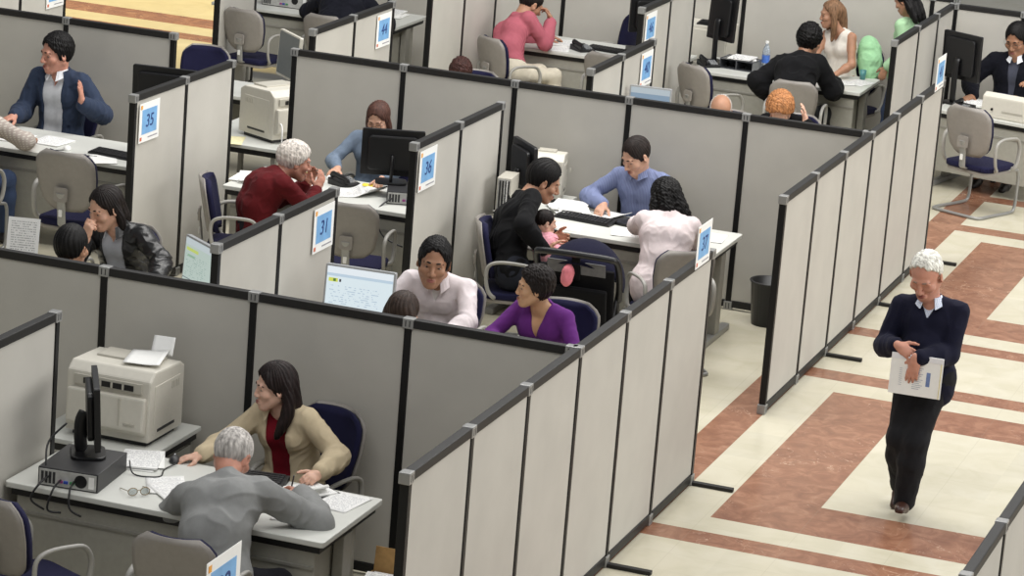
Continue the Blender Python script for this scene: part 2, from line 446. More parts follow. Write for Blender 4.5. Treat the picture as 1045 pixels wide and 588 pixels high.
def headprims(fd, J):
    c, Q, s = J.H, J.Q, J.hs
    p = lambda r, f, u: c+(Q[0]*r+Q[1]*f+Q[2]*u)*s
    e = lambda q, r, k=.012, op='add', QQ=None: fd.ell(p(*q), A_(*r)*s, Q if QQ is None else QQ, k*s, op)
    e((0, -.014, .030), (.074, .096, .086)); e((0, .028, -.028), (.060, .060, .086), .02)
    fd.cone(p(0, .035, -.06), p(0, .061, -.098), .043*s, .021*s, .02*s)
    for q in (-1, 1):
        fd.cone(p(q*.05, .0, -.05), p(q*.018, .062, -.098), .024*s, .02*s, .02*s)     # jaw
        e((q*.040, .062, -.026), (.026, .024, .022), .02)                               # cheek
    fd.cone(p(-.034, .079, .022), p(.034, .079, .022), .013*s, .013*s, .012*s)         # brow ridge
    for q in (-1, 1): e((q*.032, .1035, .002), (.020, .022, .014), .014, 'cut')         # eye sockets
    for q in (-1, 1): fd.cone(p(q*.018, .083, .0075), p(q*.044, .074, .0065), .0065*s, .006*s, .004*s)   # upper lids
    fd.cone(p(0, .085, .012), p(0, (.104 if J.fem else .109), -.030), .0080*s, (.0105 if J.fem else .0122)*s, .010*s)              # nose
    for q in (-1, 1): e((q*.0125, .098, -.036), (.0095, .012, .0085), .006)
    e((0, .088, -.072), (.026, .014, .017), .014)                                       # mouth mound
    e((0, .106, -.0665), (.022, .006, .0025), .006, 'cut')
    e((0, .075, -.101), (.020, .017, .016), .016)                                       # chin
    for q in (-1, 1):
        ea = np.stack([nrm(Q[0]*q*.9-Q[1]*.45), nrm(Q[1]*.9+Q[0]*q*.45), Q[2]])
        e((q*.0785, -.006, -.008), (.009, .021, .033), .006, 'add', ea)
        e((q*.089, .0, -.004), (.008, .011, .018), .006, 'cut', ea)
    fd.cone(J.N-J.T*.02+J.F*.01, p(0, -.018, -.045), (.050 if J.fem else .058)*J.s, (.046 if J.fem else .056)*s, .03)
def legs(fd, J, off=0.0, k=.04, upto=1.0, flare=0.0):
    s = J.s
    for q in (-1, 1):
        H, K, A = J.Hp[q], J.K[q], J.A[q]
        fd.cone(H, K, .086*s, .058*s, k, off=off)
        e = lerp(K, A, upto); fd.cone(K, lerp(K, e, .35), .056*s, .055*s, k, off=off+flare*.5); fd.cone(lerp(K, e, .35), e, .055*s, .040*s, k, off=off+flare)
def shoe_mesh(J, q, material, name='shoe'):
    A = J.A[q]; d = nrm(J.toe[q]); 
    g = J.sole[q] if J.sole[q] is not None else UP
    side = nrm(np.cross(d, g)); u = np.cross(side, d); s = J.s
    fd = Field(A-.24*s, A+.24*s, .009)
    b = A-u*.075*s
    fd.cone(A+u*.0*s, b+u*.05*s-d*.01, .048*s, .05*s, .02)
    fd.cone(b-d*.045*s+u*.03*s, b+d*.05*s+u*.028*s, .036*s, .042*s, .02); fd.cone(b+d*.05*s+u*.026*s, b+d*.155*s+u*.018*s, .043*s, .032*s, .02)
    fd.plane(b-u*.004, -u, .006)
    V, F = fd.mesh(); return mesh_np(name, V-J.O, F, material, J.root)

def hair_mesh(J, h, name='hair'):
    """h: t (thickness), top, line (hairline plane), low (nape), strands in head or world coordinates, material"""
    c, Q, s = J.H, J.Q, J.hs
    loc = lambda q: c+(Q[0]*q[0]+Q[1]*q[1]+Q[2]*q[2])*s
    st = []
    for S in h.get('strands', []):
        pts = [loc(p) for p in S['p']] if not S.get('world') else [A_(*p) for p in S['p']]
        rr = S['r']
        st.append((smooth_path(pts, 4), rr))
    lo, hi = c-.15*s, c+.15*s
    for P, rr in st:
        for p in P: lo = np.minimum(lo, p-max(rr)-.01); hi = np.maximum(hi, p+max(rr)+.01)
    fd = Field(lo, hi, h.get('h', J.hh))
    t = h.get('t', .010); top = h.get('top', .014)
    fd.ell(loc((0, -.014, .030)), A_(.074+t, .096+t, .086+top)*s, Q, .01)
    if h.get('back'): fd.ell(loc((0, -.055, .0)), A_(.062+t, .055+t+h['back'], .085)*s, Q, .02)
    for b in h.get('blobs', []): fd.ell(loc(b[0]), A_(*b[1])*s, Q, .02)
    r, f, u = fd.local(c, Q)
    a, off = h.get('line', ((.875, -.483), .026))
    cut = (f*a[0]+u*a[1]-off*s)
    if h.get('part'): cut = np.minimum(cut+0*u, 1)
    cut = cut+(.004*np.sin(r/(s*.0052)+2*np.sin(u/(s*.02)))+.005*np.sin(r/(s*.017)+1.3))*s
    temple = h.get('temple', 0.0)
    if temple: cut = cut+temple*s*np.clip(np.abs(r)/(s*.075), 0, 1)**2
    recede = h.get('recede', 0.0)
    if recede: cut = cut+recede*s*np.exp(-((np.abs(r)-.045*s)/(.018*s))**2)*(u > 0)
    fd.vmax(cut.astype(np.float32)*1.0+0*fd.v, .006)
    fd.vmax((-(u+h.get('low', .078)*s)).astype(np.float32)+0*fd.v, .01)
    if h.get('bald'):            # bare crown
        bb = h['bald']; fd.vmax(-(np.sqrt(r*r+(f-bb[1]*s)**2+(u-bb[2]*s)**2)-bb[3]*s).astype(np.float32), .01)
    for P, rr in st:
        m = len(P)-1
        for i in range(m): fd.cone(P[i], P[i+1], float(np.interp(i/m, np.linspace(0, 1, len(rr)), rr)), float(np.interp((i+1)/m, np.linspace(0, 1, len(rr)), rr)), h.get('k', .014))
    if h.get('face'):            # long hair never covers the face
        fd.ell(loc((0, .075, h.get('face_u', -.03))), A_(h['face'], .10, .10)*s, Q, .01, 'cut')
    am, wl = h.get('amp', .0020), h.get('wl', .016)
    def strands(P):
        d = P-c; rr, ff, uu = d@Q[0], d@Q[1], d@Q[2]
        ph = np.arctan2(rr, -ff+.02); cu = h.get('curl', 0.0)
        w = np.sin(ph*2*PI*.085/wl+3*np.sin(uu/.05)+2*np.sin(ph*5))*am
        if cu: w = w+cu*np.sin(d@A_(130, 40, 60)+2*np.sin(d@A_(60, 130, 30)))*np.sin(d@A_(-40, 100, 120)+1.3)
        return w
    fd.disp(strands)
    V, F = fd.mesh(); V, F = largest(V, F, h.get('pieces', 1))
    return mesh_np(name, V-J.O, F, h['mat'], J.root)
def hair_mat(c, rough=.5):
    rgb = HAIRC[c] if isinstance(c, str) else c
    return mat('hair_'+str(c), rgb, rough=rough, noise=.22, nscale=60, stretch=(1, 1, .25), bump=.35, bscale=160, spec=.22)
def skin_mat(c):
    return mat('skin_'+c, SKIN[c], rough=.5, noise=.045, nscale=18, sss=.12, spec=.4, bump=.04, bscale=350)

def face_bits(J, brow, lips=(150, 84, 78), closed=False, iris=(38, 26, 20), glasses=None):
    c, Q, s = J.H, J.Q, J.hs
    M = Matrix([[Q[0][i], Q[1][i], Q[2][i]] for i in range(3)])
    def ell(name, q, r, material, parent, yaw=0):
        bm = bmesh.new(); bmesh.ops.create_uvsphere(bm, u_segments=14, v_segments=10, radius=1)
        o = c-J.O+(Q[0]*q[0]+Q[1]*q[1]+Q[2]*q[2])*s
        for v in bm.verts: v.co = M @ Vector((v.co.x*r[0]*s, v.co.y*r[1]*s, v.co.z*r[2]*s))+Vector(o)
        return obj_bm(name, bm, material, parent, smooth=True)
    white = mat('eye_white', (150, 138, 130), rough=.25, noise=.01); ir = mat('iris_dark', iris, rough=.15, noise=.02)  # eye white darkened, the shadow of the lids is put into its colour
    for q in (-1, 1):
        if not closed:
            e = ell('eye', (q*.0315, .0745, .0005), (.0128, .0085, .0052), white, J.root)
            ell('iris', (q*.0310, .0800, .0000), (.0066, .0042, .0054), ir, e)
        bm = bmesh.new()
        pts = [c-J.O+(Q[0]*q*a+Q[1]*b+Q[2]*u)*s for a, b, u in ((.014, .0915, .0245), (.028, .0895, .0275), (.042, .0805, .0255), (.050, .070, .0195))]
        tube(bm, pts, lambda t: (.0026+.0018*math.sin(PI*min(1, t*1.3+.1)))*s, n=8, sub=3); obj_bm('eyebrow', bm, brow, J.root, smooth=True)
    if lips:
        lm = mat('lips_%d' % lips[0], lips, rough=.4, noise=.05)
        bm = bmesh.new()
        for (du, rr) in ((-.0622, .0040), (-.0715, .0052)):
            pts = [c-J.O+(Q[0]*a+Q[1]*b+Q[2]*(du+dz))*s for a, b, dz in ((-.023, .0895, -.0025 if du > -.065 else .004), (-.010, .0985, .001), (0, .1005, 0), (.010, .0985, .001), (.023, .0895, -.0025 if du > -.065 else .004))]
            tube(bm, pts, lambda t: (rr*(.35+.65*math.sin(PI*t)))*s, n=8, sub=3)
        obj_bm('lips', bm, lm, J.root, smooth=True)
    if glasses:
        bm = bmesh.new()
        for q in (-1, 1):
            ring = [c-J.O+(Q[0]*(q*.032+.020*math.cos(t))+Q[1]*(.104-.006*abs(math.cos(t)))+Q[2]*(.001+.015*math.sin(t)))*s for t in np.linspace(0, 2*PI, 14, endpoint=False)]
            tube(bm, ring, .0016, n=6, closed=True, sub=2)
            tube(bm, [c-J.O+(Q[0]*q*a+Q[1]*b+Q[2]*u)*s for a, b, u in ((.052, .098, .005), (.074, .06, .006), (.082, -.005, .008), (.078, -.02, -.01))], .0016, n=6, sub=3)
        tube(bm, [c-J.O+(Q[0]*a+Q[1]*.106+Q[2]*.004)*s for a in (-.012, 0, .012)], .0016, n=6, sub=2)
        obj_bm('spectacles', bm, mat('spectacle_frame', glasses, rough=.3, metal=.6), J.root, smooth=True)

def garment(J, spec):
    """spec: mat, name, off, sleeve (0 none .. 1 wrist), neck ('round' r / 'v' depth / 'open' width / 'shirt'), hem, folds"""
    off = spec.get('off', .012); h = spec.get('h', J.h); up = spec.get('sleeve', .94)
    pts = [J.P, J.N, J.M]+[J.S[q] for q in (-1, 1)]+([J.E[q] for q in (-1, 1)] if up > .5 else [])+([J.W[q] for q in (-1, 1)] if up > .6 else [])
    lo = np.min(pts, 0)-.2*J.s; hi = np.max(pts, 0)+.2*J.s
    fd = Field(lo, hi, h)
    torso(fd, J, off, spec.get('k', .045))
    if up > 0:
        for q in (-1, 1):
            arm(fd, J, q, off, up, .03, spec.get('slack', .004))
    if spec.get('skirt'):        # lower edge reaching over the seat
        for q in (-1, 1): fd.cone(J.P+J.Rh*q*.072*J.s, J.P+J.Rh*q*.078*J.s-J.T*spec['skirt'], .100*J.s, .102*J.s, .05, off=off)
    a = spec.get('folds', .0032 if off > .009 else 0)
    if a: fd.disp(folds(a*.8, spec.get('wl', .075)*1.35, spec.get('seed', 3), (1, 1, .55)))
    s = J.s; r, f, t = fd.local(J.N, np.stack([J.R, J.F, J.T]))
    rr = r-0
    nk = spec.get('neck', ('round', .072))
    ax = nrm(J.H-J.Q[2]*.06-J.N)
    if nk[0] in ('round', 'shirt', 'v', 'open'):
        rad = nk[1]*s if nk[0] == 'round' else (.059 if not J.fem else .054)*s
        fd.cone(J.N-ax*.0+J.F*.012*s, J.N+ax*.16*s+J.F*.012*s, rad, rad*1.15, .006, 'cut')
    if nk[0] == 'v':             # wedge to a point nk[1] below the neck, half-width nk[2] at the top
        d, w = nk[1]*s, nk[2]*s
        wedge = np.maximum(np.abs(r)-w*np.clip((t+d)/d, -9, 1.6), -(f+.0))+0*t
        fd.vmax(-np.maximum(wedge, -(t+d)).astype(np.float32), .004)
    if nk[0] == 'open':          # open front from top to hem, half-width nk[1] at the hem to nk[2] at the neck
        w0, w1, L = nk[1]*s, nk[2]*s, .5*s
        ww = w0+(w1-w0)*np.clip((t+L)/L, 0, 1)
        fd.vmax(-np.maximum(np.abs(r+spec.get('shift', 0.0)*s)-ww, -(f-.0)).astype(np.float32)+0*t, .004)
    if spec.get('hem') is not None:
        fd.plane(J.P-J.T*spec['hem'], -J.T, .01)
    if up == 0:
        for q in (-1, 1): fd.plane(J.S[q]-J.R*q*.012*s, J.R*q, .008)
    if spec.get('hollow'): pass
    V, F = fd.mesh(); V, F = largest(V, F, 1)
    o = mesh_np(spec.get('name', 'shirt'), V-J.O, F, spec['mat'], J.root)
    if nk[0] == 'shirt' or spec.get('collar'):     # turned-down collar wings
        cm = spec.get('collar_mat', spec['mat']); bm = bmesh.new(); cr = spec.get('collar', .062)*s
        gap = spec.get('gap', .5)
        for q in (-1, 1):
            rows = []
            for i, th in enumerate(np.linspace(0, PI-gap, 12)):
                u = i/11
                dr = J.R*q*math.sin(th)-J.F*math.cos(th)
                cen = J.N+J.F*.014*s+ax*.0
                topz = (.052-.030*u)*s; low = (.014-.046*u-.014*max(0, u-.8)*5)*s
                wide = cr*(1+.10*u)
                a1 = cen+dr*wide+J.T*topz; b1 = cen+dr*(wide+.018*s+.012*s*u)+J.T*low+J.F*.012*s*u
                rows.append((a1+dr*.003, b1+dr*.006, b1-dr*.003, a1-dr*.005))
            vs = [[bm.verts.new(p-J.O) for p in row] for row in rows]
            for i in range(len(vs)-1):
                for k in range(4): bm.faces.new([vs[i][k], vs[i][(k+1) % 4], vs[i+1][(k+1) % 4], vs[i+1][k]])
            bm.faces.new(vs[0][::-1]); bm.faces.new(vs[-1])
        obj_bm('collar', bm, cm, o, smooth=False)
    if spec.get('cuff'):
        cmt = spec['cuff']; bm = bmesh.new()
        for q in (-1, 1):
            E, W = J.E[q], J.W[q]; a = lerp(E, W, .84); b = lerp(E, W, .97)
            cyl(bm, a-J.O, b-J.O, .042*J.s+off, .038*J.s+off, 16)
        obj_bm('cuffs', bm, cmt, o, smooth=False, bevel=0)
    return o

def person(label, P, N, head, look, yaw=None, fwd=None, s=1.0, w=1.0, fem=False, skin='light', arms=None, legs_=None, h=.007, hh=.005, belly=0.0, roll=0.0,
           tops=(), trousers=None, shoes=(30, 26, 26), hair=None, brow=None, lips=(150, 88, 80), closed=False, glasses=None, hip=None, hs=None, group=None, name='person', bend=.03, face=True, hand_s=None, shw=None, bust=.8, al=1.0):
    """build one seated or standing figure from its joints; fwd = the way the chest faces"""
    J = Pose(); J.s, J.w, J.fem, J.belly, J.bust = s, w, fem, belly, bust; J.h, J.hh = h, hh
    J.P, J.N, J.H = A_(*P), A_(*N), A_(*head)
    J.O = A_(P[0], P[1], 0.0)
    J.T = nrm(J.N-J.P)
    f0 = nrm(A_(fwd[0], fwd[1], fwd[2] if len(fwd) > 2 else 0)); J.R = nrm(np.cross(f0, UP)); J.R = nrm(J.R-J.T*np.dot(J.R, J.T)); J.F = np.cross(J.T, J.R)
    hf = nrm(A_(*(hip or fwd[:2]), 0)); J.Rh = nrm(np.cross(hf, UP)); J.Fh = hf
    J.M = lerp(J.P, J.N, .38)-J.F*bend; J.C = lerp(J.P, J.N, .70)-J.F*bend*.6
    lk = nrm(A_(*look)); J.hs = hs or (s*(1.07 if fem else 1.19)); r = nrm(np.cross(lk, UP)); u = np.cross(r, lk)
    cr, sr = math.cos(roll), math.sin(roll); J.Q = np.stack([r*cr+u*sr, lk, u*cr-r*sr])
    sw = (shw or (.162 if fem else .185))*s*w; J.S = {}; J.E = {}; J.W = {}; J.hand = {}
    J.hs_hand = hand_s or (.92*s if fem else s)
    for q in (-1, 1):
        a = dict((arms or {}).get(q, {}))
        J.S[q] = J.N-J.T*.055*s+J.R*q*sw+A_(*a.get('sh', (0, 0, 0)))
        tgt = A_(*a['w']) if 'w' in a else J.S[q]-UP*.28*s+J.F*.30*s
        J.E[q], J.W[q] = ik(J.S[q], tgt, .29*al*s*(.93 if fem else 1), .26*al*s*(.93 if fem else 1), a.get('e', J.R*q*.6-UP*.8-J.F*.5))
        d = A_(*a['d']) if 'd' in a else nrm(J.W[q]-J.E[q])
        J.hand[q] = dict(d=d, n=A_(*a.get('n', (0, 0, -1))), c=a.get('c', .4), thumb=a.get('thumb', .5), spread=a.get('spread', .3))
    L = legs_ or {}
    J.Hp, J.K, J.A, J.toe, J.sole = {}, {}, {}, {}, {}
    for q in (-1, 1):
        l = L.get(q, {})
        J.Hp[q] = J.P+J.Rh*q*.085*s-UP*.01
        if J.P[2] < .7 and s > .6: J.Hp[q][2] = .535
        k = A_(*l['k']) if 'k' in l else J.Hp[q]+J.Fh*.42*s+J.Rh*q*.05-UP*.02
        J.K[q] = k; J.A[q] = A_(*l['a']) if 'a' in l else A_(k[0]+J.Fh[0]*.03, k[1]+J.Fh[1]*.03, .082)
        J.toe[q] = A_(*l['toe']) if 'toe' in l else J.Fh; J.sole[q] = A_(*l['sole']) if 'sole' in l else None
    root = thing(name, label, 'baby' if s < .6 else 'person', J.O, 0, group); J.root = root
    pts = [J.P, J.N, J.H+UP*.05]+[v for d in (J.S, J.E, J.W, J.K, J.A) for v in d.values()]
    for q in (-1, 1): pts.append(J.W[q]+nrm(J.hand[q]['d'])*.12*s)
    fd = Field(np.min(pts, 0)-.14*s, np.max(pts, 0)+.14*s, h)
    torso(fd, J, 0, .04)
    for q in (-1, 1): arm(fd, J, q, 0, 1.0)
    legs(fd, J, -.004)
    for q in (-1, 1): fd.cone(J.A[q], J.A[q]-UP*.03*s+J.toe[q]*.06*s, .038*s, .03*s, .02)
    headprims(fd, J)
    for q in (-1, 1): hand(fd, J, q)
    V, F = fd.mesh(); V, F = largest(V, F, 1)
    mesh_np('body', V-J.O, F, skin_mat(skin), root)
    if trousers:
        t = dict(trousers); up = t.get('upto', .97); pts = [J.P]+[v for d in (J.Hp, J.K, J.A) for v in d.values()]
        fd = Field(np.min(pts, 0)-.17*s, np.max(pts, 0)+.17*s, t.get('h', .011))
        off = t.get('off', .008)
        hw = (.090 if fem else .078)*s*w
        fd.cone(J.P-J.Rh*hw, J.P+J.Rh*hw, .110*s*w, .110*s*w, .05, off=off)
        fd.cone(J.P-J.Rh*.05, lerp(J.P, J.M, .6)-J.R*.05, .10*s*w, .10*s*w, .05, off=off); fd.cone(J.P+J.Rh*.05, lerp(J.P, J.M, .6)+J.R*.05, .10*s*w, .10*s*w, .05, off=off)
        fd.plane(lerp(J.P, J.M, t.get('waist', .25)), J.T, .01)
        legs(fd, J, off, .05, up, t.get('flare', .006))
        fd.disp(folds(t.get('folds', .0035)*.6, .12, 11, (1, 1, .6)))
        V, F = fd.mesh(); V, F = largest(V, F, 1); mesh_np(t.get('name', 'trousers'), V-J.O, F, t['mat'], root)
    if shoes:
        sm = mat('leather_%d_%d_%d' % tuple(shoes), shoes, rough=.4, noise=.08, bump=.08)
        for q in (-1, 1): shoe_mesh(J, q, sm)
    for g in tops: garment(J, g)
    if hair:
        hair.setdefault('mat', hair_mat(hair.get('c', 'black'))); hair_mesh(J, hair)
    if face: face_bits(J, brow or hair_mat((hair or {}).get('bc', (hair or {}).get('c', 'black'))), lips, closed, glasses=glasses)
    return J
# ------------------------------------------------------------------ office furniture
H = 1.55                                     # height of the partition panels
M_PANEL = mat('panel_grey', (186, 183, 175), rough=.62, noise=.018, nscale=3.5, bump=.06, bscale=900, spec=.3)
M_POST = mat('post_black', (20, 20, 20), rough=.45, noise=.03, spec=.3)
M_RAIL = mat('rail_graphite', (40, 39, 38), rough=.5, noise=.03, spec=.25)
M_CONN = mat('connector_grey', (150, 150, 148), rough=.32, metal=.3, noise=.04)
M_TOP = mat('laminate_pale', (206, 207, 201), rough=.42, noise=.012, nscale=8)
M_EDGE = mat('edge_black', (20, 20, 21), rough=.5)
M_BODY = mat('desk_grey', (160, 158, 148), rough=.5, noise=.02)
M_BODY2 = mat('desk_grey_darker', (140, 138, 130), rough=.5, noise=.02)
M_SHELL = mat('chair_shell', (142, 137, 131), rough=.5, noise=.02, bump=.05, bscale=500)
M_NAVY = fabric('navy_upholstery', (30, 30, 58))
M_TUBE = mat('chair_tube', (150, 150, 148), rough=.35, metal=.35, noise=.02)
M_ARM = mat('chair_arm', (158, 156, 150), rough=.45, noise=.02)
M_BLACK = mat('plastic_black', (18, 18, 20), rough=.38, noise=.04)
M_DARK = mat('plastic_dark', (44, 44, 46), rough=.45, noise=.04)
M_CREAM = mat('printer_cream', (206, 202, 190), rough=.45, noise=.012)
M_CREAM2 = mat('printer_cream_darker', (182, 178, 166), rough=.5, noise=.012)  # darker cream for lids, ribs, vents and keys
M_WHITE = mat('white_paper', (236, 236, 233), rough=.8, noise=.008)
M_SILVER = mat('silver_plastic', (170, 172, 174), rough=.35, metal=.25, noise=.02)
M_PRINT = paper_mat()

def partition(label, a, b, joints, feet=(), foot_side=1, group=None, axis='y', ends=(True, True)):
    """a straight run of fabric panels; axis 'y' runs along y at x=a, axis 'x' runs along x at y=a; joints are the panel boundaries"""
    c0 = joints[0]
    org = (a, c0, 0) if axis == 'y' else (c0, a, 0)
    t = thing('office_partition', label, 'partition', org, 0, group)
    def bx(name, l0, l1, w, z0, z1, m, bev=.003, parent=t, wo=0.0):
        bm = bmesh.new()
        if axis == 'y': box(bm, (-w+wo, l0-c0, z0), (w+wo, l1-c0, z1), bev=bev)
        else: box(bm, (l0-c0, -w+wo, z0), (l1-c0, w+wo, z1), bev=bev)
        return obj_bm(name, bm, m, parent)
    pw = .021
    for i in range(len(joints)-1):
        u, v = joints[i]+pw, joints[i+1]-pw
        bx('panel', u, v, .017, .075, H-.05, M_PANEL, .004)
        bx('top_rail', u+.012, v-.012, .026, H-.05, H, M_RAIL, .006)
        bx('bottom_rail', u+.012, v-.012, .026, .02, .075, M_RAIL, .006)
    for i, j in enumerate(joints):
        p = bx('post', j-pw, j+pw, .024, .02, H-.05, M_POST, .004)
        for z0, z1 in ((H-.056, H+.004), (.0, .068)):
            c = bx('connector', j-.033, j+.033, .030, z0, z1, M_CONN, .006, p)
            for g in (-.012, .012): bx('slot', j+g-.003, j+g+.003, .0312, z0+.012, z1-.012, M_DARK, 0, p)
    for f in feet:
        bm = bmesh.new()
        if axis == 'y': box(bm, (min(0, foot_side*.3), f-c0-.022, .0), (max(0, foot_side*.3), f-c0+.022, .024), bev=.004)
        else: box(bm, (f-c0-.022, min(0, foot_side*.3), .0), (f-c0+.022, max(0, foot_side*.3), .024), bev=.004)
        obj_bm('foot', bm, M_RAIL, t)
    return t

def sign(label, number, pos, normal, up=(0, 0, 1), size=(.335, .295), group='number cards on the partitions', tilt=0.0, standing=False):
    """white card with a blue square and a handwritten-looking number"""
    n = nrm(A_(*normal)); u = nrm(A_(*up)); r = np.cross(u, n)
    M = Matrix(((r[0], u[0], n[0], 0), (r[1], u[1], n[1], 0), (r[2], u[2], n[2], 0), (0, 0, 0, 1)))
    M = M @ Matrix.Rotation(tilt, 4, 'Z')
    t = thing('number_sign', label, 'sign', pos, 0, group)
    w, h = size
    def pl(name, x0, x1, y0, y1, z0, z1, m, par):
        bm = bmesh.new(); box(bm, (x0, y0, z0), (x1, y1, z1)); bm.transform(M); return obj_bm(name, bm, m, par)
    card = pl('card', -w/2, w/2, -h/2, h/2, 0, .003, M_WHITE, t)
    blue = mat('sign_blue', (122, 172, 218), rough=.6, noise=.04, nscale=14)
    pl('blue_square', -w*.37, w*.37, -h*.30, h*.33, .003, .0042, blue, t)
    pl('corner_logo', -w*.45, -w*.36, h*.35, h*.45, .003, .0045, mat('sign_orange', (226, 160, 70), rough=.6), t)
    pl('corner_logo', -w*.45, -w*.36, -h*.45, -h*.36, .003, .0045, mat('sign_red', (206, 110, 80), rough=.6), t)
    pl('caption', -w*.05, w*.42, -h*.42, -h*.39, .003, .0045, mat('sign_grey', (150, 150, 156), rough=.6), t)
    if number: text_mesh('number', number, h*.46, mat('sign_ink', (30, 58, 120), rough=.6), t, M @ Matrix.Translation((0, .01*h, .0045)), shear=.15)
    return t

def desk(label, x0, x1, y0, y1, z=.74, rz=0.0, front=-1, ped=1, group='reception desks', c=None):
    """front=-1: the visitors' side faces -y. ped=+1/-1: which end carries the drawer pedestal"""
    cx_, cy_ = ((x0+x1)/2, (y0+y1)/2) if c is None else c
    w, d = (x1-x0)/2, (y1-y0)/2
    t = thing('office_desk', label, 'desk', (cx_, cy_, 0), rz, group)
    bm = bmesh.new(); prism(bm, rrect(2*w, 2*d, .02), z-.032, z, bev=.006); obj_bm('tabletop', bm, M_TOP, t)
    bm = bmesh.new(); box(bm, (-w+.03, -d+.03, z-.075), (w-.03, d-.03, z-.032)); obj_bm('underframe', bm, M_EDGE, t)
    f = front
    bm = bmesh.new(); box(bm, (-w+.06, f*(d-.05)-.009, .16), (w-.06, f*(d-.05)+.009, z-.075), bev=.003)
    pn = obj_bm('front_panel', bm, M_BODY, t)
    bm = bmesh.new(); box(bm, (-w+.06, f*(d-.040)-.006, z-.175), (w-.06, f*(d-.040)+.006, z-.155), bev=.003); obj_bm('panel_trim', bm, M_BODY2, pn)
    for q in (-1, 1):
        bm = bmesh.new(); box(bm, (q*(w-.055)-.03, -.06, .05), (q*(w-.055)+.03, .06, z-.075), bev=.006); l = obj_bm('leg', bm, M_BODY2, t)
        bm = bmesh.new(); box(bm, (q*(w-.055)-.035, -d+.05, 0), (q*(w-.055)+.035, d-.05, .05), bev=.012); obj_bm('foot_bar', bm, M_TUBE, l)
    if ped:
        xa = ped*(w-.30); bm = bmesh.new(); box(bm, (xa-.2, -d+.075, .03), (xa+.2, d-.12, z-.076), bev=.004); p = obj_bm('pedestal', bm, M_BODY, t)
        bm = bmesh.new(); box(bm, (xa-.16, f*(d-.07)-.008, .16), (xa+.16, f*(d-.07)+.008, z-.2), bev=.004)
        obj_bm('inset_panel', bm, M_BODY2, p)
        for k in range(3):
            bm = bmesh.new(); z0 = .07+k*.19; box(bm, (xa-.19, -f*(d-.115)-.01, z0), (xa+.19, -f*(d-.115)+.01, z0+.18), bev=.004); dr = obj_bm('drawer', bm, M_BODY2, t)
            bm = bmesh.new(); tube(bm, [(xa-.06, -f*(d-.10), z0+.12), (xa-.05, -f*(d-.075), z0+.12), (xa+.05, -f*(d-.075), z0+.12), (xa+.06, -f*(d-.10), z0+.12)], .005, 8, sub=3); obj_bm('handle', bm, M_TUBE, dr)
    return t

def backrest(t, zb=.50, zt=.93, y=-.235, w=.455, tilt=.10):
    """curved plastic shell with a navy pad on the sitter's side"""
    def shell(th, grow, off, name, m, parent):
        n, k = 15, 13; rows = []
        bm = bmesh.new()
        for s_ in (0, 1):
            g = []
            for i in range(k):
                v = i/(k-1); z = zb-grow+(zt-zb+2*grow)*v
                e = (2*v-1); hw = (w/2+grow)*(.80+.20*min(1, v*1.9))*(1-max(0, abs(e)-.55)**2.0*1.9)
                row = []
                for j in range(n):
                    u = 2*j/(n-1)-1
                    x = hw*u; yy = y-tilt*(v)*(zt-zb)*2.0+.045*(u*u)*1.0+.03*(2*v-1)**2*0+off+(th if s_ else 0)
                    row.append(bm.verts.new((x, yy, z)))
                g.append(row)
            rows.append(g)
        A, B = rows
        for i in range(k-1):
            for j in range(n-1):
                bm.faces.new([A[i][j], A[i][j+1], A[i+1][j+1], A[i+1][j]]); bm.faces.new([B[i][j], B[i+1][j], B[i+1][j+1], B[i][j+1]])
        for i in range(k-1):
            bm.faces.new([A[i][0], A[i+1][0], B[i+1][0], B[i][0]]); bm.faces.new([A[i][-1], B[i][-1], B[i+1][-1], A[i+1][-1]])
        for j in range(n-1):
            bm.faces.new([A[0][j], B[0][j], B[0][j+1], A[0][j+1]]); bm.faces.new([A[-1][j], A[-1][j+1], B[-1][j+1], B[-1][j]])
        bmesh.ops.recalc_face_normals(bm, faces=bm.faces)
        ed = [e for e in bm.edges if len(e.link_faces) == 2 and e.calc_face_angle(0) > .8]
        bmesh.ops.bevel(bm, geom=ed, offset=.008, segments=2, affect='EDGES')
        return obj_bm(name, bm, m, parent, smooth=True)
    sh = shell(.022, .0, .0, 'back_shell', M_SHELL, t)
    shell(.045, -.010, .022, 'back_cushion', M_NAVY, t)
    bm = bmesh.new(); tube(bm, [(0, -.16, .40), (0, -.255, .405), (0, -.272, .46), (0, -.285, .56), (0, -.305, .64)], .02, 10, sub=4, flat=(.032, .010)); br = obj_bm('back_bracket', bm, M_TUBE, t)
    bm = bmesh.new(); prism(bm, rrect(.10, .10, .015, 3, (0, .63)), -.305, -.288, axis='y'); obj_bm('bracket_plate', bm, M_SHELL, br)
    bm = bmesh.new(); prism(bm, rrect(.028, .05, .006, 3, (0, .50)), -.294, -.291, axis='y'); obj_bm('white_tag', bm, M_WHITE, br)
def seat_parts(t):
    bm = bmesh.new(); prism(bm, rrect(.47, .45, .09, 6), .385, .434, bev=.016); obj_bm('seat_cushion', bm, M_NAVY, t, smooth=True)
    bm = bmesh.new(); prism(bm, rrect(.45, .43, .09, 6), .356, .386, bev=.012); obj_bm('seat_pan', bm, M_SHELL, t)
def arms(t):
    for q in (-1, 1):
        bm = bmesh.new(); x = q*.265
        tube(bm, [(q*.20, .12, .40), (q*.255, .13, .41), (x, .155, .47), (x, .165, .58), (x, .12, .655), (x, .03, .672), (x, -.10, .672), (x, -.175, .64), (x, -.19, .56), (x, -.17, .46), (q*.255, -.13, .41), (q*.20, -.12, .40)], .014, 10, sub=4, flat=(.013, .017))
        obj_bm('armrest', bm, M_ARM, t, smooth=True)
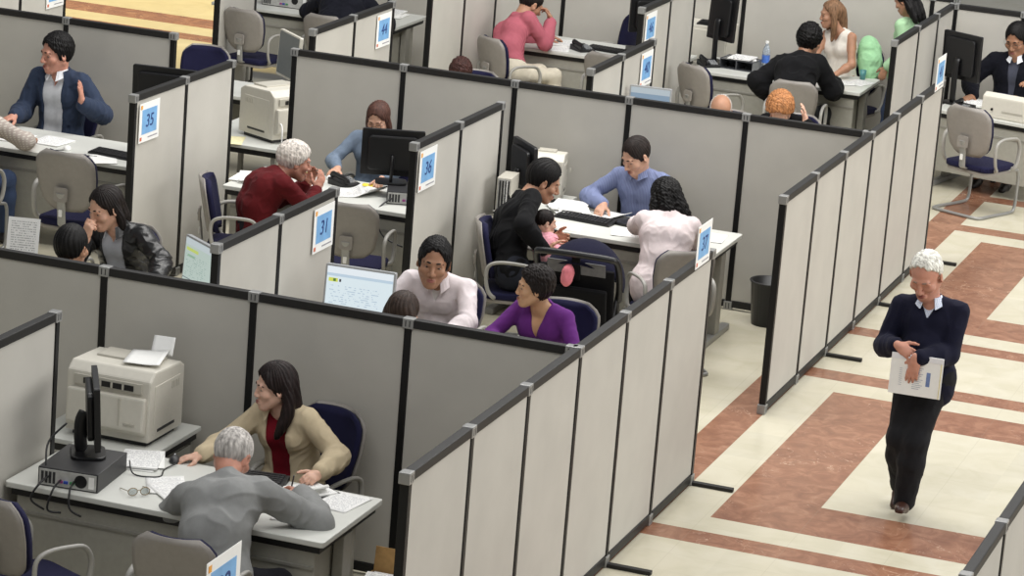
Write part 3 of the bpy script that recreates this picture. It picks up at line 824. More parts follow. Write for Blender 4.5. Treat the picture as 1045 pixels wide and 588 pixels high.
def make_cantilever():
    t = thing('visitor_chair', 'x', 'chair')
    seat_parts(t); backrest(t); arms(t)
    bm = bmesh.new(); w = .235
    tube(bm, [(-.18, -.14, .395), (-.2, .0, .39), (-w, .17, .385), (-w, .235, .35), (-w, .245, .2), (-w, .235, .05), (-w, .17, .014), (-w, -.1, .014), (-w, -.25, .014), (-w+.06, -.30, .014), (w-.06, -.30, .014), (w, -.25, .014), (w, -.1, .014), (w, .17, .014), (w, .235, .05), (w, .245, .2), (w, .235, .35), (w, .17, .385), (.2, .0, .39), (.18, -.14, .395)], .0135, 10, sub=4)
    obj_bm('cantilever_frame', bm, M_TUBE, t, smooth=True)
    return t
def make_swivel():
    t = thing('swivel_chair', 'x', 'chair')
    seat_parts(t); backrest(t, .53, 1.0); arms(t)
    bm = bmesh.new(); cyl(bm, (0, 0, .08), (0, 0, .25), .03, n=14); cyl(bm, (0, 0, .25), (0, 0, .385), .018, n=14); obj_bm('gas_column', bm, M_DARK, t, smooth=False)
    for k in range(5):
        a = 2*PI*k/5+.3; d = A_(math.cos(a), math.sin(a), 0)
        bm = bmesh.new(); tube(bm, [A_(0, 0, .10), d*.13+A_(0, 0, .095), d*.25+A_(0, 0, .075)], .018, 8, sub=3); l = obj_bm('leg', bm, M_SHELL, t, smooth=True)
        s_ = A_(-d[1], d[0], 0); bm = bmesh.new()
        for q in (-1, 1): cyl(bm, d*.25+s_*q*.006+A_(0, 0, .03), d*.25+s_*q*.024+A_(0, 0, .03), .03, n=14)
        cyl(bm, d*.25-s_*.008+A_(0, 0, .03), d*.25+s_*.008+A_(0, 0, .03), .012, n=10)
        obj_bm('caster', bm, M_BLACK, l)
    return t
_proto = {}
def chair(kind, label, x, y, face, group=None, k=1.0):
    """face = direction the sitter looks in"""
    rz = math.atan2(face[1], face[0])-PI/2
    group = group or ('visitor chairs in the cubicles' if kind == 'visitor' else 'staff swivel chairs')
    if kind not in _proto:
        o = (make_cantilever if kind == 'visitor' else make_swivel)(); _proto[kind] = o
        o.location = (x, y, 0); o.rotation_euler = (0, 0, rz); o['label'] = label; o['group'] = group; return o
    c = dup(_proto[kind], (x, y, 0), rz, label, group); c.scale = (k, k, k); return c

def monitor(label, x, y, z, face, w=.40, h=.31, screen=None, tilt=0.0, frame=None, low=.10, group='flat monitors', base=True):
    """face: direction the screen looks; z: height of the table or case it stands on"""
    rz = math.atan2(face[1], face[0])+PI/2                      # local -y is the screen side
    frame = frame or M_BLACK
    t = thing('computer_monitor', label, 'monitor', (x, y, z), rz, group)
    R = Matrix.Rotation(-tilt, 4, 'X')
    zc = low+h/2
    def part(name, bm, m, par, smooth=False):
        bm.transform(Matrix.Translation((0, 0, zc)) @ R); return obj_bm(name, bm, m, par, smooth)
    bm = bmesh.new(); prism(bm, rrect(w, h, .012, 4), -.018, .014, axis='y', bev=.003); hs = part('housing', bm, frame, t)
    bm = bmesh.new(); prism(bm, rrect(w-.10, h-.09, .03, 4), .014, .05, axis='y', bev=.012); part('rear_bulge', bm, M_BLACK if frame is M_BLACK else M_DARK, hs)
    bm = bmesh.new(); box(bm, (-w/2+.014, -.0205, -h/2+.022), (w/2-.014, -.018, h/2-.014)); part('screen', bm, screen or mat('screen_off', (16, 18, 22), rough=.15, noise=.02), t)
    bm = bmesh.new(); cyl(bm, (0, .050, -.03), (0, .054, -.03), .016, n=16); part('badge', bm, M_DARK, hs)
    if base:
        bm = bmesh.new(); tube(bm, [(0, .055, zc-.02), (0, .075, zc-.08), (0, .07, .05), (0, .05, .02)], .02, 10, sub=4, flat=(.035, .014)); obj_bm('stand', bm, M_BLACK, t, smooth=True)
        bm = bmesh.new(); prism(bm, rrect(.24, .19, .05, 5, (0, .03)), 0, .018, bev=.006); obj_bm('base', bm, M_BLACK, t)
    return t

def pc_case(label, x, y, z, rz, dims=(.38, .42, .10), m=None):
    w, d, h = dims; t = thing('desktop_computer', label, 'computer', (x, y, z), rz, 'desktop computers')
    bm = bmesh.new(); box(bm, (-w/2, -d/2, .0), (w/2, d/2, h), bev=.005); obj_bm('case', bm, m or M_DARK, t)
    bm = bmesh.new(); box(bm, (-w/2+.008, -d/2-.004, .008), (w/2-.008, -d/2, h-.008), bev=.002); bp = obj_bm('rear_plate', bm, mat('steel_plate', (176, 176, 172), rough=.5), t)
    for k in range(4):
        bm = bmesh.new(); box(bm, (-w/2+.02+k*.022, -d/2-.006, .02), (-w/2+.034+k*.022, -d/2-.003, h-.02)); obj_bm('expansion_slot', bm, M_DARK, bp)
    bm = bmesh.new(); cyl(bm, (w*.22, -d/2-.005, h/2), (w*.22, -d/2-.002, h/2), .036, n=20); obj_bm('fan_grille', bm, M_BLACK, bp)
    for xx, c in ((-.02, (40, 70, 160)), (.015, (60, 130, 80)), (-.05, (150, 60, 130))):
        bm = bmesh.new(); box(bm, (xx, -d/2-.014, .03), (xx+.024, -d/2-.003, .045), bev=.002); obj_bm('port', bm, mat('port_%d' % c[0], c), bp)
    bm = bmesh.new(); box(bm, (w/2-.05, -d/2-.006, .02), (w/2-.02, -d/2-.003, h-.02)); obj_bm('sticker', bm, M_WHITE, bp)
    return t
def cable(label, pts, r=.004, m=None, group='computer cables'):
    o = A_(*pts[0]); bm = bmesh.new(); tube(bm, [A_(*p)-o for p in pts], r, 8, sub=6); ob = obj_bm('cable', bm, m or M_BLACK, None, smooth=True); ob.location = o
    return tag(ob, label, 'cable', group)
def sheet(label, x, y, z, rz, w=.21, h=.297, m=None, n=1, curl=0.0, group='papers on the desks', name='paper_sheet', tilt=None):
    """a sheet (or a thin sheaf) lying on a surface, its corners lifting a little"""
    th = .0012*n; k = 9; V = []; F = []
    rs = random.Random(hash((round(x, 3), round(y, 3))))
    a, b = rs.uniform(-1, 1), rs.uniform(-1, 1)
    for s_ in (0, 1):
        for i in range(k):
            for j in range(k):
                u, v = 2*i/(k-1)-1, 2*j/(k-1)-1
                zz = .001+.004*(a*u*v+.5)+curl*max(0, u)**2*.06+(th if s_ else 0)
                V.append((u*w/2, v*h/2, zz))
    q = lambda s_, i, j: s_*k*k+i*k+j
    for i in range(k-1):
        for j in range(k-1):
            F.append((q(1, i, j), q(1, i+1, j), q(1, i+1, j+1), q(1, i, j+1))); F.append((q(0, i, j), q(0, i, j+1), q(0, i+1, j+1), q(0, i+1, j)))
    for i in range(k-1):
        F += [(q(0, i, 0), q(0, i+1, 0), q(1, i+1, 0), q(1, i, 0)), (q(0, i+1, k-1), q(0, i, k-1), q(1, i, k-1), q(1, i+1, k-1)),
              (q(0, 0, i+1), q(0, 0, i), q(1, 0, i), q(1, 0, i+1)), (q(0, k-1, i), q(0, k-1, i+1), q(1, k-1, i+1), q(1, k-1, i))]
    o = mesh_np(name, V, F, m or M_PRINT, None, smooth=True); o.location = (x, y, z); o.rotation_euler = (tilt or 0, 0, rz)
    return tag(o, label, 'paper', group)
def stack(label, x, y, z, rz, n, w=.22, h=.30, seed=1, group='paper piles'):
    """an untidy pile: each sheaf is a part"""
    t = thing('paper_pile', label, 'papers', (x, y, z), rz, group); r = random.Random(seed); zz = 0
    for i in range(n):
        hh = r.uniform(.004, .012); bm = bmesh.new()
        box(bm, (-w/2, -h/2, zz), (w/2, h/2, zz+hh), rot=Matrix.Rotation(r.uniform(-.35, .35), 3, 'Z'), bev=.001); zz += hh+.0005
        bm.transform(Matrix.Translation((r.uniform(-.03, .03), r.uniform(-.03, .03), 0)))
        obj_bm('sheaf', bm, M_PRINT if i == n-1 else M_WHITE, t)
    return t
def mouse(label, x, y, z, rz, m=None):
    t = thing('computer_mouse', label, 'mouse', (x, y, z), rz, 'computer mice')
    bm = bmesh.new(); bmesh.ops.create_uvsphere(bm, u_segments=18, v_segments=12, radius=1)
    for v in bm.verts: v.co = Vector((v.co.x*.031, v.co.y*.055, max(v.co.z, -.25)*.028+.007))
    obj_bm('shell', bm, m or M_DARK, t, smooth=True)
    bm = bmesh.new(); cyl(bm, (-.004, .028, .031), (.004, .028, .031), .007, n=12); obj_bm('scroll_wheel', bm, M_SILVER, t)
    return t
def keyboard(label, x, y, z, rz, m=None, w=.44):
    t = thing('keyboard', label, 'keyboard', (x, y, z), rz, 'keyboards')
    bm = bmesh.new(); prism(bm, [(-.075, 0), (.075, 0), (.075, .03), (-.075, .016)], -w/2, w/2, axis='x', bev=.003); obj_bm('case', bm, m or M_BLACK, t)
    bm = bmesh.new()
    for i in range(5):
        for j in range(15):
            yy = -.06+i*.026; xx = -w/2+.018+j*(w-.04)/15; zz = .018+.0135*(yy+.075)/.15
            box(bm, (xx, yy, zz), (xx+.021, yy+.021, zz+.008))
    o = obj_bm('keys', bm, M_DARK if (m or M_BLACK) is M_BLACK else M_CREAM2, t); o['kind'] = 'stuff'
    return t
def printer(label, x, y, z, rz, w=.52, d=.46, h=.40, kind='laser'):
    """laser printer seen from its rear (-y): paper tray, vents, side panel, feed slot with sheet"""
    t = thing('laser_printer', label, 'printer', (x, y, z), rz, 'office printers')
    bm = bmesh.new(); prism(bm, [(-d/2, .03), (d/2, .03), (d/2, h-.03), (d/2-.05, h), (-d/2+.06, h+.012), (-d/2, h-.035)], -w/2, w/2, axis='x', bev=.012); obj_bm('body', bm, M_CREAM, t)
    bm = bmesh.new(); box(bm, (-w/2+.03, -d/2+.04, 0), (w/2-.03, d/2-.04, .03)); obj_bm('base', bm, M_DARK, t)
    bm = bmesh.new(); box(bm, (-w/2+.05, -d/2-.012, h-.11), (w/2-.05, -d/2+.002, h-.05), bev=.004); v = obj_bm('exit_slot', bm, M_CREAM2, t)
    bm = bmesh.new(); box(bm, (-w/2+.11, -d/2-.016, h-.098), (w/2-.10, -d/2-.010, h-.066)); obj_bm('slot_opening', bm, M_BLACK, v)
    for k in range(4):
        bm = bmesh.new(); box(bm, (-w/2+.14+k*.07, -d/2-.020, h-.098), (-w/2+.152+k*.07, -d/2-.012, h-.066)); obj_bm('roller', bm, M_CREAM2, v)
    bm = bmesh.new(); prism(bm, [(-d/2-.045, .10), (-d/2+.01, .06), (-d/2+.01, h-.13), (-d/2-.035, h-.13)], -w/2+.02, w/2-.02, axis='x', bev=.012); tr = obj_bm('rear_cover', bm, M_CREAM, t)
    for q in (-.09, .09):
        bm = bmesh.new(); box(bm, (q-.004, -d/2-.046, .12), (q+.004, -d/2-.030, h-.14)); obj_bm('cover_rib', bm, M_CREAM2, tr)
    bm = bmesh.new(); box(bm, (w/2-.14, -d/2-.05, .13), (w/2-.07, -d/2-.034, .145), bev=.004); obj_bm('latch', bm, M_CREAM2, tr)
    for q in (-1, 1):
        bm = bmesh.new(); box(bm, (q*(w/2)-.004, -d/2+.06, .06), (q*(w/2)+.004, d/2-.06, h-.07), bev=.003); sp = obj_bm('side_panel', bm, M_CREAM, t)
        bm = bmesh.new(); box(bm, (q*(w/2+.002)-.004, -d/2+.10, .075), (q*(w/2+.002)+.004, d/2-.12, .092)); obj_bm('side_handle', bm, M_DARK, sp)
        for k in range(5):
            bm = bmesh.new(); box(bm, (q*(w/2+.002)-.004, .05+k*.02, h-.13), (q*(w/2+.002)+.004, .058+k*.02, h-.09)); obj_bm('vent', bm, M_CREAM2, sp)
    bm = bmesh.new(); box(bm, (-w/2+.08, -.02, h-.002), (w/2-.08, d/2-.07, h+.02), bev=.008); obj_bm('top_lid', bm, M_CREAM2, t)
    return t
def fax(label, x, y, z, rz, w=.60, d=.40, h=.23):
    t = thing('fax_printer', label, 'printer', (x, y, z), rz)
    bm = bmesh.new(); prism(bm, [(-d/2, .0), (d/2, .0), (d/2, h*.62), (d*.18, h*.80), (-d*.02, h*.82), (-d*.30, h), (-d/2+.01, h*.86)], -w/2, w/2, axis='x', bev=.014); b = obj_bm('body', bm, M_CREAM, t)
    bm = bmesh.new(); prism(bm, [(-d*.28, h*.985), (-d*.08, h*.865), (-d*.08, h*.88), (-d*.28, h*1.0)], -w*.30, -w*.12, axis='x'); obj_bm('display_panel', bm, mat('panel_blue', (70, 74, 116), rough=.4), t)
    bm = bmesh.new(); prism(bm, [(-d*.24, h*.965), (-d*.10, h*.885), (-d*.10, h*.90), (-d*.24, h*.98)], -w*.06, w*.0, axis='x'); obj_bm('button', bm, mat('button_tan', (170, 140, 110), rough=.5), t)
    bm = bmesh.new(); cyl(bm, (-w*.32, -d/2-.006, h*.36), (-w*.32, -d/2+.004, h*.36), .012, n=16); obj_bm('jack', bm, M_BLACK, b)
    bm = bmesh.new(); box(bm, (-w*.16, -d/2-.003, h*.30), (w*.18, -d/2+.002, h*.36)); obj_bm('maker_strip', bm, M_CREAM2, b)
    bm = bmesh.new(); box(bm, (-w/2-.02, -d/2-.01, -.0), (w/2+.02, d/2+.01, .022), bev=.006); obj_bm('base', bm, M_CREAM2, t)
    return t
def telephone(label, x, y, z, rz, m=None):
    m = m or M_BLACK; t = thing('telephone', label, 'telephone', (x, y, z), rz, 'desk telephones')
    bm = bmesh.new(); prism(bm, [(-.10, 0), (.10, 0), (.10, .055), (-.10, .022)], -.085, .085, axis='x', bev=.006); obj_bm('base', bm, m, t)
    bm = bmesh.new(); tube(bm, [(-.055, -.085, .035), (-.055, -.07, .062), (-.055, 0, .072), (-.055, .07, .082), (-.055, .085, .06)], .018, 10, sub=4, flat=(.022, .014)); obj_bm('handset', bm, m, t, smooth=True)
    bm = bmesh.new()
    for i in range(4):
        for j in range(3): box(bm, (-.005+j*.026, -.07+i*.024, .028+i*.006), (.013+j*.026, -.054+i*.024, .040+i*.006))
    o = obj_bm('keypad', bm, M_SILVER, t); o['kind'] = 'stuff'
    return t
# ------------------------------------------------------------------ camera (solved from the photograph's vanishing lines)
RC = [[0.9395893, 0.3332811, 0.0780748], [0.1556697, -0.2128987, -0.9645938], [-0.3048589, 0.9184758, -0.2519191]]
CAMPOS = (4.88443, -13.64698, 6.19212)
FPX = 3212.5650100162015
#CAM#
cam = bpy.data.cameras.new('camera'); cam.sensor_width = 36; cam.sensor_fit = 'HORIZONTAL'; cam.lens = FPX/1045*36; cam.clip_end = 200
co = bpy.data.objects.new('camera', cam); COL.objects.link(co)
mw = Matrix([[RC[0][i], -RC[1][i], -RC[2][i], CAMPOS[i]] for i in range(3)]+[[0, 0, 0, 1]]); co.matrix_world = mw
SC.camera = co

# ------------------------------------------------------------------ floor: pale marble with inlaid red marble bands
def floor_material():
    m = bpy.data.materials.new('marble_floor'); m.use_nodes = True; nt = m.node_tree; N = nt.nodes; L = nt.links; b = N['Principled BSDF']
    tc = N.new('ShaderNodeTexCoord'); sp = N.new('ShaderNodeSeparateXYZ'); L.new(tc.outputs['Object'], sp.inputs[0]); X, Y = sp.outputs['X'], sp.outputs['Y']
    def M(op, a, bb=None):
        n = N.new('ShaderNodeMath'); n.operation = op
        for i, v in enumerate((a, bb)):
            if v is None: continue
            if isinstance(v, (int, float)): n.inputs[i].default_value = v
            else: L.new(v, n.inputs[i])
        return n.outputs[0]
    def rng(v, lo, hi): return M('MULTIPLY', M('GREATER_THAN', v, lo), M('LESS_THAN', v, hi))
    AND = lambda a, c: M('MULTIPLY', a, c); OR = lambda a, c: M('MAXIMUM', a, c); NOT = lambda a: M('SUBTRACT', 1.0, a)
    t = M('FLOORED_MODULO', M('SUBTRACT', Y, 3.86), 5.36)
    corr = rng(X, .015, 4.3); side = rng(X, -.255, .015)
    frame = AND(AND(rng(t, .53, 3.72), rng(X, .31, 4.0)), NOT(AND(rng(t, 1.10, 3.21), rng(X, .875, 3.4))))
    strips = OR(rng(t, 0, .24), rng(t, 4.02, 4.27))
    red = OR(OR(side, AND(corr, OR(frame, strips))), AND(rng(X, -30, -8.2), OR(rng(Y, 17.45, 17.95), rng(Y, 16.70, 17.02))))
    red = AND(red, M('LESS_THAN', Y, 20.5))
    # slabs: joint lines every 0.6 m and a slightly different tone for each slab
    jx = M('ABSOLUTE', M('SUBTRACT', M('FRACT', M('DIVIDE', M('SUBTRACT', X, .275), .60)), .5)); jy = M('ABSOLUTE', M('SUBTRACT', M('FRACT', M('DIVIDE', Y, .60)), .5))
    joint = M('GREATER_THAN', M('MAXIMUM', jx, jy), .4965)
    cell = N.new('ShaderNodeCombineXYZ'); L.new(M('FLOOR', M('DIVIDE', M('SUBTRACT', X, .575), .60)), cell.inputs[0]); L.new(M('FLOOR', M('DIVIDE', M('SUBTRACT', Y, .3), .60)), cell.inputs[1])
    wn = N.new('ShaderNodeTexWhiteNoise'); wn.noise_dimensions = '2D'; L.new(cell.outputs[0], wn.inputs['Vector'])
    def ramp(fac, stops):
        r = N.new('ShaderNodeValToRGB'); e = r.color_ramp.elements
        while len(e) < len(stops): e.new(.5)
        for k, (p, c) in enumerate(stops): e[k].position = p; e[k].color = c if len(c) == 4 else srgb(*c)
        L.new(fac, r.inputs['Fac']); return r.outputs['Color']
    def noise(s, d=5, dist=0.0, rough=.55):
        n = N.new('ShaderNodeTexNoise'); n.inputs['Scale'].default_value = s; n.inputs['Detail'].default_value = d; n.inputs['Distortion'].default_value = dist; n.inputs['Roughness'].default_value = rough
        L.new(tc.outputs['Object'], n.inputs['Vector']); return n.outputs['Fac']
    pale = ramp(noise(3.2, 6, .8), [(.25, (196, 190, 167)), (.5, (204, 198, 177)), (.75, (210, 205, 187))])
    redc = ramp(noise(5.5, 9, 1.2, .65), [(.22, (118, 80, 62)), (.48, (144, 101, 79)), (.62, (160, 117, 93)), (.8, (178, 140, 116))])
    vz = noise(1.9, 3, 3.2); vein = M('LESS_THAN', M('ABSOLUTE', M('SUBTRACT', vz, .5)), .0035)
    vein = AND(vein, M('GREATER_THAN', noise(1.4, 2), .53))
    def mix(f, a, c):
        x = N.new('ShaderNodeMixRGB'); L.new(f, x.inputs['Fac']) if not isinstance(f, float) else setattr(x.inputs['Fac'], 'default_value', f)
        for i, v in ((1, a), (2, c)):
            if isinstance(v, tuple): x.inputs[i].default_value = v
            else: L.new(v, x.inputs[i])
        return x.outputs[0]
    redc = mix(M('MULTIPLY', vein, .5), redc, srgb(220, 190, 165))
    col = mix(red, pale, redc)
    tone = N.new('ShaderNodeHueSaturation'); L.new(col, tone.inputs['Color']); L.new(M('ADD', .965, M('MULTIPLY', wn.outputs['Value'], .07)), tone.inputs['Value'])
    col = mix(M('MULTIPLY', joint, .22), tone.outputs['Color'], srgb(150, 140, 122))
    L.new(col, b.inputs['Base Color'])
    L.new(M('ADD', .16, M('MULTIPLY', noise(7, 4), .14)), b.inputs['Roughness']); b.inputs['Specular IOR Level'].default_value = .5
    return m
bm = bmesh.new()
for lo, hi in (((-26, -14, -.1), (14, 34, 0)),): box(bm, lo, hi)
fl = obj_bm('floor', bm, floor_material()); fl['kind'] = 'structure'

# ------------------------------------------------------------------ partitions
G1, G2, G3 = 'walkway partition runs', 'cross partition runs', 'partition wings between the desks'
partition('long grey partition run beside the walkway in front of the doorway gap', 0.0, None, [-.285, .578, 1.44, 2.305, 3.17, 4.04, 4.95], feet=(1.44, 3.17, 4.95), group=G1)
partition('long grey partition run beside the walkway just beyond the doorway gap', 0.0, None, [6.76, 7.63, 8.49, 9.36, 10.22, 11.09, 11.92], feet=(8.49, 10.22, 11.92), group=G1)
partition('grey partition run whose end carries the number card below the hunched man', 0.0, None, [-3.8, -2.94, -2.07], group=G1)
partition('grey partition run across from the walking man at the picture corner', 2.69, None, [-.25, .6, 1.45], feet=(), group=G1)
partition('grey partition run behind the standing woman in pale green', -.77, None, [13.56, 14.5, 15.34, 16.08], group=G1)
def cross(label, y, joints): return partition(label, y, None, joints, axis='x', group=G2)
cross('dim grey cross partition behind the woman in the beige jacket', 2.295, [-3.823, -2.88, -1.936, -.992, -.03])
cross('grey cross partition behind the man in the blue shirt', 9.36, [-4.736, -3.796, -2.856, -1.916, -.976, -.03])
cross('grey cross partition behind the man in the blue jacket', 9.29, [-8.64, -7.69, -6.742, -5.777])
cross('far grey cross partition behind the man in the pink shirt', 16.45, [-7.62, -6.68, -5.74, -4.80, -3.86, -2.92, -1.98, -1.04, -.80])
cross('grey cross partition behind the man in the dark suit', 16.1, [-.74, -.08, .86, 1.8])
def wing(label, x, joints): return partition(label, x, None, joints, group=G3)
wing('partition wing at the left beside the big pale printer', -2.67, [-.5, .38, 1.26])
wing('partition wing carrying number card 31', -2.58, [3.17, 4.09, 5.0])
wing('partition wing carrying number card 36', -2.66, [6.66, 7.56, 8.46])
wing('partition wing carrying number card 35', -4.93, [6.83, 7.7, 8.55])
wing('partition wing carrying number card 40 by the pink shirted man', -2.535, [10.27, 11.09, 11.98])
wing('partition wing carrying number card 44 before the dark coated person', -4.975, [10.28, 11.16, 12.06])
wing('partition wing with a number card beyond the man in the blue jacket', -8.2, [10.3, 11.2, 12.06])
wing('far partition wing left of the man in the pink shirt', -5.15, [13.5, 14.4, 15.3, 16.2])
wing('far partition wing beside the empty chair facing the cluttered desk', -7.49, [13.92, 14.8])
wing('partition wing carrying number card 46', -3.1, [13.49, 14.36, 15.18])

# ------------------------------------------------------------------ number cards
PX = (1, 0, 0)
sign('number card 36 on the end of its partition wing', '36', (-2.632, 6.88, 1.33), PX)
sign('number card 35 on the end of its partition wing', '35', (-4.902, 7.05, 1.325), PX)
sign('number card 31 on the end of its partition wing', '31', (-2.552, 4.785, 1.33), PX)
sign('number card 40 on the end of its partition wing', '40', (-2.507, 11.76, 1.33), PX)
sign('number card 46 on the end of its partition wing', '46', (-3.072, 13.72, 1.33), PX)
sign('number card 44 on the end of its partition wing', '44', (-4.947, 11.83, 1.33), PX)
sign('number card beyond the man in the blue jacket', '33', (-8.172, 11.85, 1.26), PX)
sign('number card rising above the rail beside the woman in the pale top', '37', (.028, 4.66, 1.65), PX, size=(.31, .27))
sign('number card rising above the rail by the right hand monitor', '41', (.028, 11.68, 1.655), PX, size=(.33, .28))
sign('number card rising above the rail below the hunched man in grey', '32', (.028, -2.46, 1.67), PX, size=(.34, .30))
DZ = .74
# ------------------------------------------------------------------ desks
desk('pale office desk in front under the hunched man in grey', -2.644, -.79, .70, 1.54)
desk('pale desk under the lit screen with the yellow logo', -2.45, -.75, 4.02, 4.72, front=1)
desk('pale desk behind the cross partition under the oblique lit screen', -4.75, -2.70, 4.02, 4.72, front=1)
desk('pale desk before the man in the blue shirt', -2.55, -.78, 8.02, 8.83)
desk('pale desk before the woman with the reddish brown hair', -4.62, -2.74, 7.80, 8.60)
desk('pale desk before the man in the blue jacket', -7.30, -5.06, 7.88, 8.66)
desk('pale desk under the lit blue screen beyond the cross partition', -2.42, -.6, 10.95, 11.6, front=1)
desk('pale desk behind the obliquely turned grey screen', -6.6, -5.1, 10.95, 11.6, front=1)
desk('pale desk under the man in the black jacket', -3.04, -1.37, 15.12, 15.97)
desk('pale desk before the man in the pink shirt', -5.05, -3.2, 15.05, 15.9)
desk('far pale desk with the black case and cables', -8.1, -6.09, 15.12, 16.0)
desk('pale desk before the man in the dark suit', 0, 1.7, 0, .85, rz=-.20, c=(.28, 15.12), ped=0)
def return_table(label, x0, x1, y0, y1, z):
    t = thing('side_table', label, 'side table', ((x0+x1)/2, (y0+y1)/2, 0), 0, 'side tables under the printers'); w, d = (x1-x0)/2, (y1-y0)/2
    bm = bmesh.new(); box(bm, (-w, -d, z-.03), (w, d, z), bev=.006); obj_bm('tabletop', bm, M_TOP, t)
    bm = bmesh.new(); box(bm, (-w+.02, -d+.02, z-.075), (w-.02, d-.02, z-.03)); obj_bm('underframe', bm, M_EDGE, t)
    for sx in (-1, 1):
        for sy in (-1, 1):
            bm = bmesh.new(); box(bm, (sx*(w-.05)-.02, sy*(d-.05)-.02, 0), (sx*(w-.05)+.02, sy*(d-.05)+.02, z-.075), bev=.004); obj_bm('leg', bm, M_BODY2, t)
    bm = bmesh.new(); box(bm, (w-.045, -d+.07, .12), (w-.03, d-.07, z-.1), bev=.003); obj_bm('side_panel', bm, M_BODY, t)
return_table('pale side table under the big printer in front', -2.95, -2.19, 1.56, 2.22, .725)
return_table('pale side table under the middle printer', -5.62, -4.84, 9.36, 10.35, .70)

# ------------------------------------------------------------------ chairs
chair('visitor', 'empty grey backed chair at the lower left corner', -2.20, .22, (.45, .9))
chair('visitor', 'grey backed chair below the hunched man in grey', -1.29, .17, (-.05, 1))
chair('staff', 'swivel chair under the woman in the beige jacket', -1.42, 1.93, (-.25, -1))
chair('staff', 'swivel chair hidden under the long haired clerk seen from behind', -1.62, 3.50, (0, 1))
chair('visitor', 'navy padded chair under the man in the white shirt', -1.88, 5.28, (0, -1))
chair('visitor', 'navy padded chair under the woman in the purple jumper', -1.06, 5.22, (.0, -1))
chair('staff', 'swivel chair under the dark haired clerk at the left', -3.84, 3.45, (0, 1))
chair('visitor', 'chair under the long haired man in black leather', -4.28, 5.32, (0, -1))
chair('visitor', 'grey chair behind the man in the dark red jumper', -4.28, 7.38, (.95, .35))
chair('visitor', 'empty grey chair facing the desk beside card 36', -3.35, 7.40, (-.15, 1))
chair('staff', 'swivel chair under the woman with the reddish brown hair', -3.82, 8.97, (0, -1))
chair('visitor', 'grey chair under the man in the black shirt with the baby', -2.08, 7.38, (.97, .25))
chair('visitor', 'grey chair under the woman with wavy black hair', -.95, 7.52, (-.62, .78))
chair('staff', 'swivel chair under the man in the blue shirt', -1.64, 8.97, (-.1, -1))
chair('visitor', 'empty brown grey chair facing the desk of the man in the blue jacket', -5.52, 7.24, (.03, 1), k=1.10)
chair('visitor', 'chair at the left edge under the checked shirt visitor', -6.62, 7.42, (.25, 1))
chair('staff', 'swivel chair under the man in the blue jacket', -6.55, 8.92, (.0, -1))
chair('staff', 'empty navy chair turned towards us behind the dark monitor', -6.52, 11.42, (.15, -1))
chair('visitor', 'empty grey chair facing the far cluttered desk', -7.22, 14.28, (.16, 1))
chair('visitor', 'chair under the dark coated person at the top edge', -6.50, 14.55, (.1, 1))
chair('visitor', 'grey chair with a white sticker behind the man in the pink shirt', -4.68, 14.58, (.58, .82))
chair('visitor', 'grey chair top just above the rail of card 40', -3.62, 14.60, (.2, 1))
chair('staff', 'far navy swivel chair behind the desk of the pink shirted man', -4.12, 16.0, (-.75, -.7))
chair('visitor', 'empty grey chair beside the bald visitor', -2.68, 14.62, (.55, .85))
chair('visitor', 'grey chair behind the man in the black jacket', -1.84, 14.55, (-.1, 1))
chair('staff', 'swivel chair with the green jacket under the woman in white', -1.66, 15.98, (-.25, -1))
chair('visitor', 'chair under the bald visitor', -1.93, 12.25, (0, -1))
chair('visitor', 'chair under the ginger haired visitor', -1.38, 12.50, (0, -1))
chair('visitor', 'chair under the curly haired visitor', -4.33, 12.40, (0, -1))
chair('visitor', 'empty grey tube framed chair standing on the marble at the right', .01, 14.14, (.40, .92), k=1.07)
chair('staff', 'swivel chair under the man in the dark suit', -.05, 15.72, (-.1, -1))

# ------------------------------------------------------------------ front desk things
pc_case('flat black computer case at the left end of the front desk', -2.32, .98, DZ, .10, (.34, .44, .105))
monitor('dark monitor seen edge on, at the left end of the front desk', -2.31, 1.08, DZ+.105, (.88, .48), w=.46, h=.36, low=.08, tilt=.06, frame=M_BLACK)
printer('big pale laser printer beside the left partition', -2.52, 1.88, .725, .0, w=.52, d=.44, h=.42)
sheet('white sheet lying on top of the big printer', -2.42, 1.92, 1.168, .25, m=M_WHITE, curl=.15)
sheet('grey white sheet sticking up behind the big printer', -2.40, 2.10, 1.20, .1, w=.13, h=.11, m=M_WHITE, tilt=1.1)
for k, (a, b) in enumerate((((-2.40, .76, .80), (-2.44, .62, .70)), ((-2.33, .74, .79), (-2.34, .62, .66)), ((-2.26, .76, .79), (-2.22, .64, .68)))):
    cable('black cable looping down behind the flat computer case, %s' % ('left one', 'middle one', 'right one')[k], [a, lerp(A_(*a), A_(*b), .4)+A_(0, -.03, .02), b, A_(b[0]+.06, .66, .64)], .006)
cable('black mouse cable winding over the front desk', [(-2.16, 1.22, .80), (-2.10, 1.16, .748), (-1.97, 1.20, .746), (-2.0, 1.33, .746), (-1.98, 1.44, .752)], .004)
cable('thick black cable hanging from the back of the edge on monitor', [(-2.44, 1.0, 1.02), (-2.47, .86, .95), (-2.44, .78, .85), (-2.42, .77, .80)], .006)
stack('loose white sheets under the edge on monitor', -2.18, 1.40, DZ, .5, 3, seed=4)
sheet('white printed sheet beside the spectacles on the front desk', -1.88, 1.10, DZ, .5)
sheet('second printed sheet peeping out beside the spectacles', -1.80, 1.03, DZ+.004, .8)
mouse('dark mouse under the hand of the woman in beige', -2.02, 1.50, DZ, .4)
